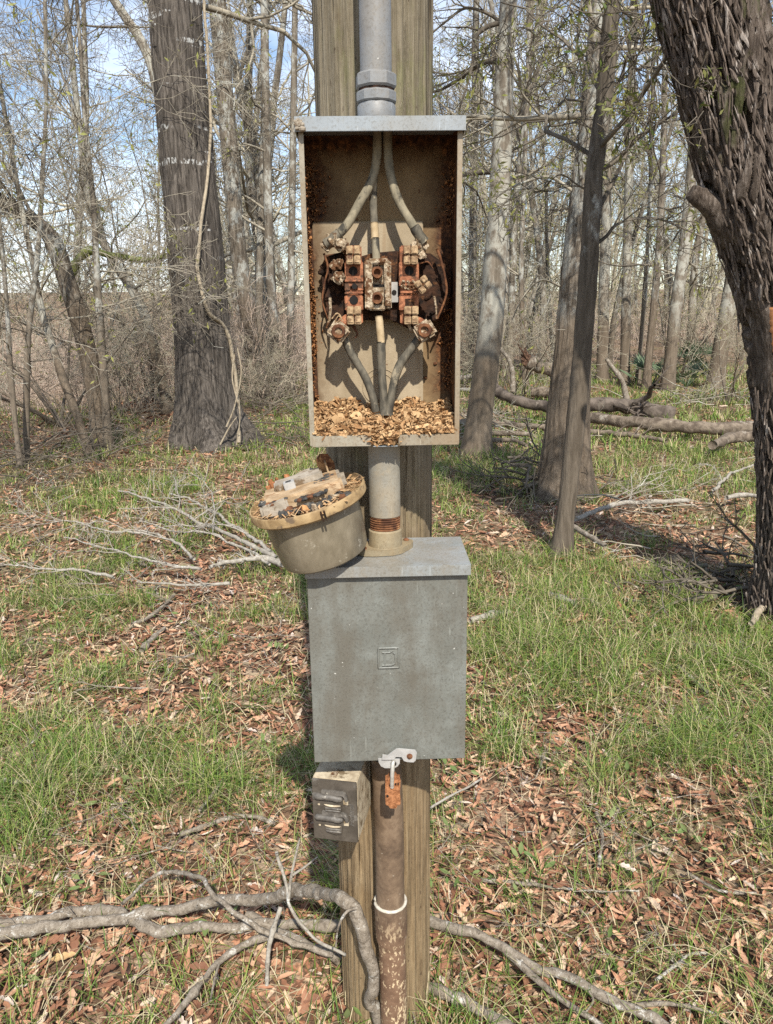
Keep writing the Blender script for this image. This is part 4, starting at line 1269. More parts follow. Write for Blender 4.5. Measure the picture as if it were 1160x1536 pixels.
def leaf_litter():
    rng = np.random.default_rng(77)
    VV, FF, off = [], [], 0
    for y0, y1, N, s0, s1 in ((1.0, 2.4, 18500, .010, .026), (2.4, 4.4, 23000, .012, .029), (4.4, 8, 20000, .016, .038), (8, 17, 13000, .03, .07)):
        x, y = wedge(rng, N, y0, y1)
        bare = 1 - np.clip(grass_density(x, y), 0, 1)
        keep = rng.random(N) < .5 + .5 * bare
        x, y = x[keep], y[keep]
        z = gz(x, y) + rng.random(len(x)) ** 2 * .03 + .004
        Rm = rot_frames(rng, len(x), .27)
        s = rng.uniform(s0, s1, len(x))
        kind = rng.integers(0, len(LEAVES), len(x))
        for k, (lv, lf) in enumerate(LEAVES):
            m = kind == k
            V = np.einsum('nij,kj->nki', Rm[m], lv) * s[m][:, None, None] + np.stack([x[m], y[m], z[m]], 1)[:, None]
            V[:, :, 2] = np.maximum(V[:, :, 2], gz(V[:, :, 0], V[:, :, 1]) + .002)
            n = m.sum()
            VV.append(V.reshape(-1, 3))
            FF.append((np.arange(n)[:, None, None] * len(lv) + lf[None] + off).reshape(-1, 4))
            off += n * len(lv)
    o = mesh_obj('leaf_litter', np.concatenate(VV), np.concatenate(FF), M_LEAF, None, True)
    tag(o, 'brown dead leaves spread over the forest floor', 'leaf litter', kind='stuff')
    # the leaves that show largest are single pieces of the ground
    me = [mesh_data('leaf', lv, [tuple(q) for q in lf], M_LEAF1, True) for lv, lf in LEAVES]
    N = 300
    i = 0
    while i < N:
        px, py = rng.uniform(0, 1160), 1536 - 560 * rng.random() ** 1.3
        if 500 < px < 650 or (450 < px < 710 and py < 1150):
            continue
        p = gnd(px, py)
        if rng.random() < .6 * grass_density(np.array([p[0]]), np.array([p[1]]))[0]:
            continue
        l = add_obj('leaf', me[rng.integers(0, len(me))], GROUND, None)
        l.location = (p[0], p[1], float(gz(p[0], p[1])) + rng.uniform(.022, .04))
        l.rotation_euler = (rng.normal(0, .35), rng.normal(0, .35), rng.uniform(0, 2 * PI))
        sc = rng.uniform(.018, .034)
        l.scale = (sc, sc, sc)
        i += 1
leaf_litter()

# ------------------------------------------------------------------ grass
def grass_mat():
    g = NG('grass_blade')
    c = g.ramp(g.island(), [(0.0, (0.05, 0.10, 0.018)), (0.3, (0.125, 0.215, 0.038)), (0.58, (0.225, 0.31, 0.06)), (0.72, (0.33, 0.35, 0.10)), (0.82, (0.45, 0.39, 0.2)), (1.0, (0.56, 0.47, 0.3))])
    return g.done(c, 0.55, None, spec=.3, transl=.3)
M_GRASS = grass_mat()
def grass():
    rng = np.random.default_rng(5)
    VV, FF, off = [], [], 0
    for y0, y1, NT, nb, h0, h1, wd, pw in ((1.0, 2.4, 4200, 15, .10, .27, .0012, 1.0), (2.4, 4.5, 5000, 16, .09, .22, .0016, 1.0), (4.5, 8, 4800, 13, .10, .22, .0026, 1.0), (8, 20, 6500, 10, .10, .24, .0055, 1.1)):
        x, y = wedge(rng, NT, y0, y1, pw)
        d = grass_density(x, y)
        keep = rng.random(NT) < .8 * d ** 1.3
        x, y, d = x[keep], y[keep], d[keep]
        T = len(x)
        n = T * nb
        hx = np.repeat(x, nb) + rng.normal(0, .035, n) * (1 + .1 * y0)
        hy = np.repeat(y, nb) + rng.normal(0, .035, n) * (1 + .1 * y0)
        hh = .82 * rng.uniform(h0, h1, n) * np.repeat(.55 + .5 * d, nb) * rng.uniform(.55, 1.1, n)
        comb = np.repeat(rng.uniform(0, 2 * PI, T), nb)
        az = comb + rng.normal(0, 1.1, n)
        lean = np.abs(rng.normal(.8, .4, n))
        D = np.stack([np.cos(az), np.sin(az), 0 * az], 1)
        Wv = np.stack([-np.sin(az), np.cos(az), 0 * az], 1)
        t = np.array([0, .35, .68, 1.0])
        P = np.zeros((n, 4, 3))
        P[:, :, 0] = hx[:, None]; P[:, :, 1] = hy[:, None]
        out = hh[:, None] * lean[:, None] * (t ** 1.7)[None] * 1.1
        up = hh[:, None] * (t[None] - (lean[:, None] * .42) * (t ** 2.6)[None])
        P += D[:, None] * out[:, :, None]
        P[:, :, 2] = gz(hx, hy)[:, None] + np.maximum(up, .004)
        wdt = wd * rng.uniform(.6, 1.3, n)
        ww = np.array([1, .9, .65])[None] * wdt[:, None]
        L = P[:, :3] - Wv[:, None] * ww[:, :, None]
        R = P[:, :3] + Wv[:, None] * ww[:, :, None]
        V = np.concatenate([np.stack([L, R], 2).reshape(n, 6, 3), P[:, 3:4] - Wv[:, None] * .0002, P[:, 3:4] + Wv[:, None] * .0002], 1)
        f = np.array([[0, 1, 3, 2], [2, 3, 5, 4], [4, 5, 7, 6]])
        VV.append(V.reshape(-1, 3))
        FF.append((np.arange(n)[:, None, None] * 8 + f[None] + off).reshape(-1, 4))
        off += n * 8
    o = mesh_obj('grass', np.concatenate(VV), np.concatenate(FF), M_GRASS, None, True)
    tag(o, 'thin green and straw grass growing through the leaf litter', 'grass', kind='stuff')
grass()

def straw_and_weeds():
    rng = np.random.default_rng(55)
    VV, FF, off = [], [], 0
    for y0, y1, N, wd in ((1.0, 2.6, 1300, .0010), (2.6, 5.5, 2600, .0014), (5.5, 11, 2400, .0026)):
        x, y = wedge(rng, N, y0, y1)
        az = rng.uniform(0, 2 * PI, N)
        L = rng.uniform(.05, .2, N)
        t = np.linspace(0, 1, 5)
        bend = rng.normal(0, .5, N)
        a = az[:, None] + bend[:, None] * t[None]
        X = x[:, None] + np.cumsum(np.cos(a), 1) * L[:, None] / 5
        Y = y[:, None] + np.cumsum(np.sin(a), 1) * L[:, None] / 5
        Z = gz(X, Y) + .022 + rng.uniform(0, .03, N)[:, None] + np.sin(t * PI)[None] * rng.uniform(0, .04, N)[:, None]
        P = np.stack([X, Y, Z], -1)
        Wv = np.stack([-np.sin(a), np.cos(a), 0 * a], -1) * wd * rng.uniform(.5, 1.2, N)[:, None, None]
        V = np.stack([P - Wv, P + Wv], 2).reshape(N, 10, 3)
        f = np.array([[0, 1, 3, 2], [2, 3, 5, 4], [4, 5, 7, 6], [6, 7, 9, 8]])
        VV.append(V.reshape(-1, 3)); FF.append((np.arange(N)[:, None, None] * 10 + f[None] + off).reshape(-1, 4)); off += N * 10
    o = mesh_obj('dry_straw', np.concatenate(VV), np.concatenate(FF), simple('straw', (0.27, 0.22, 0.12), (0.4, 0.33, 0.19), 5, .8, 0, island=True, c3=(0.5, 0.42, 0.27)), None, True)
    tag(o, 'dry straw lying among the leaves and grass', 'straw', kind='stuff')
    VV, FF, off = [], [], 0
    lv, lf = LEAVES[0]
    x, y = wedge(rng, 260, 1.2, 7)
    n = 9
    X = np.repeat(x, n) + rng.normal(0, .04, 260 * n); Y = np.repeat(y, n) + rng.normal(0, .04, 260 * n)
    Rm = rot_frames(rng, len(X), .45)
    s = rng.uniform(.008, .02, len(X))
    C = np.stack([X, Y, gz(X, Y) + rng.uniform(.03, .075, len(X))], 1)
    V = np.einsum('nij,kj->nki', Rm, lv * np.array([1.5, 1, 1])) * s[:, None, None] + C[:, None]
    F = (np.arange(len(X))[:, None, None] * len(lv) + lf[None]).reshape(-1, 4)
    o = mesh_obj('ground_weeds', V.reshape(-1, 3), F, simple('weed_leaf', (0.07, 0.13, 0.03), (0.15, 0.22, 0.06), 8, .6, 0, island=True, c3=(0.22, 0.25, 0.1), transl=.25), None, True)
    tag(o, 'small broad-leaved weeds between the grass and leaves', 'weeds', kind='stuff')
straw_and_weeds()

# ------------------------------------------------------------------ trees
BK_A = bark_mat('grey_brown_bark', (0.036, 0.030, 0.025), (0.165, 0.142, 0.12), lich=.36, zs=.10, scale=44, bs=1.0, bands=True, bd=.02)
BK_D = bark_mat('pale_lichen_bark', (0.11, 0.09, 0.067), (0.225, 0.19, 0.148), lichen=(.34, .325, .275), lich=.6, flood=1.6, scale=18, bs=.5)
BK_E = bark_mat('brown_grey_bark', (0.085, 0.068, 0.05), (0.245, 0.205, 0.16), lichen=(.36, .355, .315), lich=.55, flood=2.0, scale=36, bs=1.0, bd=.02)
BK_F = bark_mat('dark_smooth_bark', (0.06, 0.049, 0.037), (0.165, 0.138, 0.108), lich=.45, flood=2.2, floodc=(.15, .118, .086), scale=38, bs=.8)
def shag():
    g = NG('shaggy_bark')
    p = g.pos()
    v = g.map(p, (1, 1, 0.14))
    a = g.noise(v, 62, 6, .72, .8)
    b = g.noise(g.map(p, (1, 1, .3)), 17, 5, .7, .5)
    f = g.math('ADD', g.math('MULTIPLY', a, .62), g.math('MULTIPLY', b, .38))
    c = g.ramp(f, [(.36, (0.025, 0.018, 0.014)), (.46, (0.085, 0.065, 0.05)), (.56, (0.16, 0.128, 0.103)), (.66, (0.29, 0.25, 0.215))])
    mm = g.step(g.noise(g.map(p, (1, 1, .5)), 2.6, 6, .75), .54, .64)
    mm = g.math('MULTIPLY', mm, g.step(g.xyz(p)[2], 1.9, 2.3))
    c = g.mix(g.math('MULTIPLY', mm, .75), c, g.mix(a, (0.02, 0.028, 0.008), (0.10, 0.11, 0.032)))
    return g.done(c, .92, g.bump(f, 1.0, .03), spec=.12)
BK_G = shag()
BK_X = bark_mat('woodland_bark', (0.10, 0.082, 0.062), (0.22, 0.188, 0.148), lichen=(.36, .355, .315), lich=.55, flood=1.6, floodc=(.21, .165, .12), scale=14, bs=.4)
M_PLATE_B = simple('bark_plate', (0.05, 0.037, 0.028), (0.155, 0.12, 0.095), 60, 0.92, 1.0, 0.008, 0.0, (1, 1, .2), c3=(0.29, 0.25, 0.215), t3=0.55)
M_TWIG = simple('bare_twig', (0.22, 0.19, 0.145), (0.37, 0.33, 0.255), 9, 0.9, 0.0, spec=.1, c3=(0.42, 0.41, 0.35), t3=.55)  # colour lightened to stand in for haze over the trees behind
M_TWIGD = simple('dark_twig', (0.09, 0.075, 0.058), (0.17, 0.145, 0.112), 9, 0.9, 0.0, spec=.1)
M_TWIGP = simple('haze_pale_twig', (0.31, 0.275, 0.2), (0.45, 0.405, 0.3), 4, 0.95, 0.0, spec=.05)  # pale lichen tone, with haze and sunlight put into the colour
M_BUD = simple('spring_leaf', (0.2, 0.23, 0.04), (0.32, 0.33, 0.085), 20, 0.6, 0.0, island=True, c3=(0.36, 0.34, 0.12), transl=.4)
M_GREEN = simple('evergreen_leaf', (0.05, 0.09, 0.018), (0.12, 0.17, 0.04), 20, 0.5, 0.0, island=True, c3=(0.27, 0.24, 0.08), transl=.3)
M_VINE = simple('vine_stem', (0.25, 0.2, 0.14), (0.38, 0.32, 0.23), 30, 0.9, 0.5, 0.003)
def lichen_wood(name, dark, mid, light, scale, lichen, lt, bs=.8):
    g = NG(name)
    p = g.pos()
    n = g.noise(p, scale, 6, .72, .4)
    c = g.ramp(n, [(.3, dark), (.48, mid), (.7, light)])
    m = g.noise(p, scale * .55, 7, .78, .3)
    c = g.mix(g.step(m, lt, lt + .06), c, lichen)
    sp = g.noise(p, scale * 4.2, 3, .6)
    c = g.mix(g.math('MULTIPLY', g.step(sp, .60, .66), .7), c, tuple(x * .55 for x in dark))
    c = g.mix(g.math('MULTIPLY', g.step(sp, .36, .30), .5), c, lichen)
    return g.done(c, .92, g.bump(g.math('ADD', n, g.math('MULTIPLY', sp, .4)), bs, .004), spec=.12)
M_DEAD = lichen_wood('grey_deadwood', (0.095, 0.076, 0.056), (0.205, 0.17, 0.13), (0.33, 0.285, 0.23), 70, (0.46, 0.435, 0.385), .56)
M_WHITE = lichen_wood('bleached_twig', (0.16, 0.135, 0.105), (0.29, 0.26, 0.215), (0.42, 0.385, 0.33), 40, (0.47, 0.46, 0.42), .58)
M_LOG = simple('fallen_log', (0.085, 0.064, 0.046), (0.22, 0.175, 0.13), 14, 0.9, 0.9, 0.015, c3=(0.3, 0.265, 0.215), t3=.57)
M_LOGD = simple('rotten_log', (0.045, 0.034, 0.026), (0.15, 0.12, 0.095), 8, 0.9, 0.8, 0.015, c3=(0.24, 0.2, 0.16), t3=.6)
M_RED = simple('broken_heartwood', (0.07, 0.037, 0.024), (0.15, 0.085, 0.052), 25, 0.9, 0.8, 0.01, c3=(0.06, 0.03, 0.018), t3=.58)
M_SCAR = simple('exposed_wood', (0.30, 0.12, 0.045), (0.42, 0.19, 0.08), 14, 0.8, 0.5, 0.006, 0.0, (1, 1, .2), c3=(0.2, 0.08, 0.03), t3=.6)
M_MOSS = simple('mossy_limb', (0.10, 0.12, 0.03), (0.2, 0.21, 0.07), 18, 0.95, 0.6, 0.01, c3=(0.2, 0.17, 0.13), t3=.58)

def resamp(path, n):
    """photo path (px,py,w) -> smooth samples"""
    return smooth_path(np.array(path, float), n)

def trunk_from_photo(path, Y, n=70, extra=4.0, sides=40, disp=None, base_z=None, sink=.25):
    q = resamp(path, n)
    P = np.array([at(a, b, Y) for a, b, w in q])
    Rr = np.array([w / 2 / ppm(b, Y) for a, b, w in q])
    # carry the trunk on above the frame
    d = P[-1] - P[-4]
    d /= np.linalg.norm(d)
    d = d * .6 + np.array([0, 0, .4])
    m = 14
    up = P[-1] + d[None] * np.linspace(.15, extra, m)[:, None]
    ru = Rr[-1] * np.linspace(.98, .45, m)
    dn = P[:1] - np.array([[0, 0, sink]])
    P = np.vstack([dn, P, up])
    Rr = np.concatenate([Rr[:1] * 1.05, Rr, ru])
    V, f = tube_arrays(P[None], Rr[None], sides)
    c = np.repeat(P, sides, 0)
    rr = np.repeat(Rr, sides)
    u = (V - c) / rr[:, None]
    dd = np.zeros(len(V)) if disp is None else disp(V, u, c, rr)
    V = c + u * (rr + dd)[:, None]
    return V, f, P, Rr

def walk(rng, p, d, L, r0, r1, n, wob, trop):
    pts = [p]
    step = L / (n - 1)
    d = np.array(d, float)
    for _ in range(n - 1):
        d = d + rng.normal(0, wob, 3) + np.array([0, 0, trop])
        d /= np.linalg.norm(d)
        p = p + d * step
        pts.append(p)
    return np.array(pts), np.linspace(r0, r1, n), d

def side_dir(rng, d, ang):
    a = rng.normal(size=3)
    a -= d * a.dot(d)
    a /= np.linalg.norm(a) + 1e-9
    return d * math.cos(ang) + a * math.sin(ang)

SPEC = {1: (7, .20, .05), 2: (5, .24, .03), 3: (4, .26, .0), 4: (3, .3, -.02)}
def ramify(rng, p, d, L, r, level, maxl, out, kids=(7, 6, 5), minr=.0022, shrink=(.42, .68), spread=(25, 62), trop=None):
    n, wob, tr = SPEC[min(level, 4)]
    if trop is not None:
        tr = trop
    pts, R, _ = walk(rng, p, d, L, r, max(r * .35, minr), n, wob, tr)
    out.setdefault(n, []).append((pts, R))
    if level >= maxl:
        return
    for k in range(kids[level - 1]):
        t = rng.uniform(.22, 1.0)
        i = min(int(t * (n - 1)), n - 2)
        f = t * (n - 1) - i
        q = pts[i] * (1 - f) + pts[i + 1] * f
        dd = pts[i + 1] - pts[i]
        dd /= np.linalg.norm(dd)
        ramify(rng, q, side_dir(rng, dd, rad(rng.uniform(*spread))), L * rng.uniform(*shrink) * (1.1 - .4 * t), max(R[i] * .55, minr), level + 1, maxl, out, kids, minr, shrink, spread, trop)

def twig_mesh(out, sides=3):
    VV, FF, off = [], [], 0
    for n, lst in out.items():
        P = np.array([a for a, b in lst]); Rr = np.array([b for a, b in lst])
        big = Rr[:, 0] > .014
        for m, s in ((big, 6), (~big, sides)):
            if m.any():
                v, f = tube_arrays(P[m], Rr[m], s)
                VV.append(v); FF.append(f + off); off += len(v)
    return np.concatenate(VV), np.concatenate(FF)

def leaf_cards(rng, out, frac, size, minlevel_n=3, per=3):
    """small single leaves on the twig ends"""
    tips = [p[rng.integers(1, len(p))] for n, lst in out.items() if n <= 4 for p, r in lst if rng.random() < frac for _ in range(per)]
    if not tips:
        return None
    C = np.array(tips) + rng.normal(0, size * .8, (len(tips), 3))
    N = len(C)
    a = rng.normal(size=(N, 3)); a[:, 2] -= .6
    a /= np.linalg.norm(a, axis=1, keepdims=True)
    b = np.cross(a, rng.normal(size=(N, 3)))
    b /= np.linalg.norm(b, axis=1, keepdims=True) + 1e-9
    c = np.cross(a, b)
    s = size * rng.uniform(.6, 1.3, (N, 1))
    V = np.stack([C, C + a * s - b * s * .32 + c * s * .1, C + a * s * 2.1, C + a * s + b * s * .32 + c * s * .1], 1).reshape(-1, 3)
    return V, np.arange(4 * N).reshape(-1, 4)

def disp_bark(freq=9, amp=.02, zs=.14, flare=None, seed=0, lobes=0):
    def f(V, u, c, rr):
        p = V * np.array([freq, freq, freq * zs])
        d = (fbm(p, 3, seed) - .5) * 2 * amp
        if flare:
            h = np.clip(1 - c[:, 2] / flare[0], 0, 1)
            d = d + rr * flare[1] * h ** 2.2
            if lobes:
                a = np.arctan2(u[:, 1], u[:, 0])
                d = d + rr * .22 * h ** 1.4 * np.cos(a * lobes + .6)
        return d
    return f

TREES = []
def tree(name, label, path, mat, Y=None, group=None, sides=32, n=60, disp=None, extra=4.0, limbs=10, lz=2.2, llen=(1.0, 2.4), seed=1, twig=None, leaf=0.0, leafm=None, maxl=4, photo_limbs=(), kids=(7, 6, 4), leafsize=.03, base=None, sink=.25):
    px, py = path[0][:2]
    if Y is None:
        Y = float(gnd(px, py)[1])
    g = at(px, py, Y)
    b = (float(g[0]), Y, float(gz(g[0], Y)))
    t = thing(name, label, 'tree', b, group)
    V, f, P, Rr = trunk_from_photo(path, Y, n, extra, sides, disp or disp_bark(seed=seed, amp=.006), sink=sink)
    mesh_obj('trunk', V, f, mat, t, True)
    rng = np.random.default_rng(seed)
    out = {}
    cand = np.where(P[:, 2] > lz)[0]
    for k in range(limbs):
        if not len(cand):
            break
        i = rng.choice(cand)
        az = rng.uniform(0, 2 * PI)
        el = rng.uniform(-.1, .9)
        d = np.array([math.cos(az) * math.cos(el), math.sin(az) * math.cos(el), math.sin(el)])
        ramify(rng, P[i] + d * Rr[i] * .7, d, rng.uniform(*llen), min(Rr[i] * .3, .035), 1, maxl, out, kids)
    for pts, w, tw in photo_limbs:
        q = np.array([at(a[0], a[1], Y + (a[2] if len(a) > 2 else 0)) for a in pts])
        q = smooth_path(q, 24)
        k = ppm(pts[0][1], Y)
        Rl = np.linspace(w / 2 / k, max(w / 5 / k, .003), 24)
        out.setdefault(24, []).append((q, Rl))
        for j in range(tw):
            i = rng.integers(5, 23)
            dd = q[i + 1 if i < 23 else 23] - q[i - 1]
            dd /= np.linalg.norm(dd)
            ramify(rng, q[i], side_dir(rng, dd, rad(rng.uniform(25, 65))), rng.uniform(.35, .9) * (Y / 8), max(Rl[i] * .5, .003), 2, 4, out, (5, 4, 3))
    if out:
        v, f2 = twig_mesh(out)
        mesh_obj('crown', v, f2, twig or M_TWIG, t, True)
        if leaf:
            lc = leaf_cards(rng, out, leaf, leafsize)
            if lc:
                o = mesh_obj('foliage', lc[0], lc[1], leafm or M_BUD, t)
    return t, P, Rr, Y

# -- the broad trunk left of the pole
A = tree('broad_tree', 'broad grey-brown trunk with white lichen bands and a climbing vine', [(322, 668, 106), (314, 630, 94), (309, 590, 88), (302, 480, 82), (294, 380, 80), (282, 250, 79), (271, 120, 78), (262, 0, 78), (252, -120, 76)],
         BK_A, sides=150, n=260, disp=disp_bark(22, .022, .09, (.8, .28), 3, 5), limbs=9, lz=4.2, seed=11, llen=(1.5, 3.0))
def vine_on_a():
    Y = A[3]
    pts = [(305, -60), (306, 0), (312, 78), (316, 182), (310, 272), (302, 330), (299, 380), (298, 409), (312, 465), (336, 490), (350, 534), (357, 603), (358, 665)]
    P = []
    for x, y in pts:
        i = np.argmin(np.abs(A[1][:, 2] - at(x, y, Y - .3)[2]))
        c, r = A[1][i], A[2][i]
        q = at(x, y, Y - .33)
        dx = np.clip((q[0] - c[0]) / (r * 1.05), -1, 1)
        P.append(at(x, y, Y - r * 1.12 * math.sqrt(max(1 - dx * dx, .0)) - .05))
    P = smooth_path(P, 110)
    P = P + (np.stack([fbm(P * 3 + 9 * k, 2, k) for k in range(3)], 1) - .5) * .03
    o = MB().tube(P, np.linspace(.013, .024, 110), 8, True, .25, 3, 20).build('climbing_vine', M_VINE, None, True)
    tag(o, 'tan woody vine climbing the front of the broad left trunk', 'vine')
    k = 0
    for s in (((352, 530), (349, 570), (360, 620), (355, 668)), ((340, 640), (352, 610), (362, 560), (356, 520)), ((330, 668), (345, 640), (356, 625))):
        Q = smooth_path([at(x, y, Y - .50) for x, y in s], 40)
        w = MB().tube(Q, np.linspace(.011, .006, 40), 6, True, .3, k, 20).build('vine_shoot', M_VINE, None, True)
        tag(w, ['thin loose vine shoot hanging at the foot of the broad trunk', 'pale vine shoot looping beside the broad trunk foot', 'short vine shoot lying against the root flare of the broad trunk'][k], 'vine')
        k += 1
vine_on_a()

# -- right-hand trees
D = tree('lichen_tree', 'pale lichen-mottled tree leaning just right of the meter box', [(714, 682, 40), (720, 620, 38), (735, 500, 37), (743, 400, 35), (750, 280, 31), (757, 120, 28), (763, 0, 25), (768, -120, 23)],
         BK_D, disp=disp_bark(12, .008, .3, (.5, .35), 5), limbs=9, lz=2.6, seed=12,
         photo_limbs=(([(757, 40), (735, 22), (700, 12), (672, 30), (648, 50)], 6, 5), ([(757, 32), (728, 42), (712, 60), (709, 95), (700, 130), (689, 165)], 8, 5), ([(750, 240), (770, 225), (800, 210), (835, 190)], 5, 6)), twig=M_TWIGD, leaf=.22)
E = tree('wide_tree', 'thick brown trunk standing behind the slim dark tree', [(847, 745, 84), (848, 715, 74), (851, 650, 66), (857, 560, 58), (864, 460, 52), (872, 340, 44), (886, 200, 36), (895, 80, 30), (902, -20, 27), (910, -120, 24)],
         BK_E, sides=120, n=200, disp=disp_bark(26, .016, .10, (.7, .25), 7), limbs=10, lz=2.6, seed=13, leaf=.2,
         photo_limbs=(([(876, 300), (850, 280), (820, 265), (770, 280), (740, 300)], 6, 5), ([(862, 440), (842, 430), (812, 420), (785, 445), (768, 480)], 5, 4)))
Fq = tree('slim_tree', 'slim dark tree in front of the thick brown trunk', [(842, 834, 31), (848, 780, 27), (858, 690, 27), (869, 580, 28), (879, 460, 28), (886, 360, 27), (892, 260, 27), (905, 160, 25), (914, 60, 25), (920, -20, 22), (926, -120, 20)],
         BK_F, sides=60, n=120, disp=disp_bark(40, .006, .25, (.35, .25), 9), limbs=7, lz=2.0, seed=14, twig=M_TWIGD, leaf=.26, leafsize=.022, llen=(.7, 1.5),
         photo_limbs=(([(896, 258), (925, 240), (955, 210), (985, 188), (1018, 168)], 8, 8), ([(888, 372), (910, 355), (922, 340), (945, 330), (985, 328), (1030, 345), (1075, 365)], 7, 8), ([(902, 170), (930, 120), (945, 70), (962, 20), (970, -30)], 6, 8), ([(890, 290), (868, 278), (840, 262), (812, 285)], 4, 6), ([(912, 70), (890, 30), (860, 5)], 5, 5)))

# -- the shaggy leaning tree on the right edge
def disp_g(V, u, c, rr):
    p = V * np.array([20, 20, 4.5])
    r = fbm(p, 4, 31)
    d = (r - .5) * .045
    wv = (fbm(V * np.array([3, 3, 2.0]), 2, 91) - .5)[:, None] * .12
    ridg = np.abs(fbm((V + wv) * np.array([17, 17, 2.6]), 2, 47) - .5) * 2
    d -= .045 * np.clip(1 - ridg / .16, 0, 1)
    ridg = np.abs(fbm((V + wv) * np.array([30, 30, 6.0]), 2, 57) - .5) * 2
    d -= .022 * np.clip(1 - ridg / .2, 0, 1)
    h = np.clip(1 - c[:, 2] / .5, 0, 1)
    d += rr * .3 * h ** 2
    # knots
    for kx, ky, kr, ka in ((1045, 120, .10, .05), (1052, 92, .08, .03), (1150, 700, .12, .05)):
        q = at(kx, ky, GY - .25)
        d += ka * np.exp(-np.sum((V - q) ** 2, 1) / (kr * kr))
    q = at(1163, 530, GY - .2)
    e = np.exp(-(((V[:, 0] - q[0]) / .075) ** 4 + ((V[:, 2] - q[2]) / .235) ** 4)) * (V[:, 1] < GY)
    return d * (1 - e) - .022 * e
GY = float(gnd(1190, 925)[1])
GP = [(1206, 925, 146), (1203, 860, 126), (1202, 760, 122), (1200, 650, 126), (1195, 560, 134), (1188, 480, 142), (1176, 400, 150), (1154, 330, 160), (1131, 265, 158), (1112, 200, 150), (1092, 120, 146), (1075, 50, 148), (1061, -10, 154), (1040, -90, 156)]
G = tree('shaggy_tree', 'big leaning tree with dark shaggy bark at the picture edge', GP, BK_G, Y=GY, sides=240, n=380, disp=disp_g, limbs=5, lz=3.4, seed=15, twig=M_TWIGD, leaf=.45, leafm=M_GREEN, extra=3, leafsize=.02,
         photo_limbs=(([(1000, 60), (985, 85), (970, 120), (958, 150)], 3, 5), ([(985, 15), (960, 25), (940, 55), (925, 90)], 3, 5), ([(1020, 130), (1000, 145), (985, 150)], 2.5, 3), ([(1128, 60, .0), (1150, 80, .1), (1175, 70, .1)], 4, 5)))
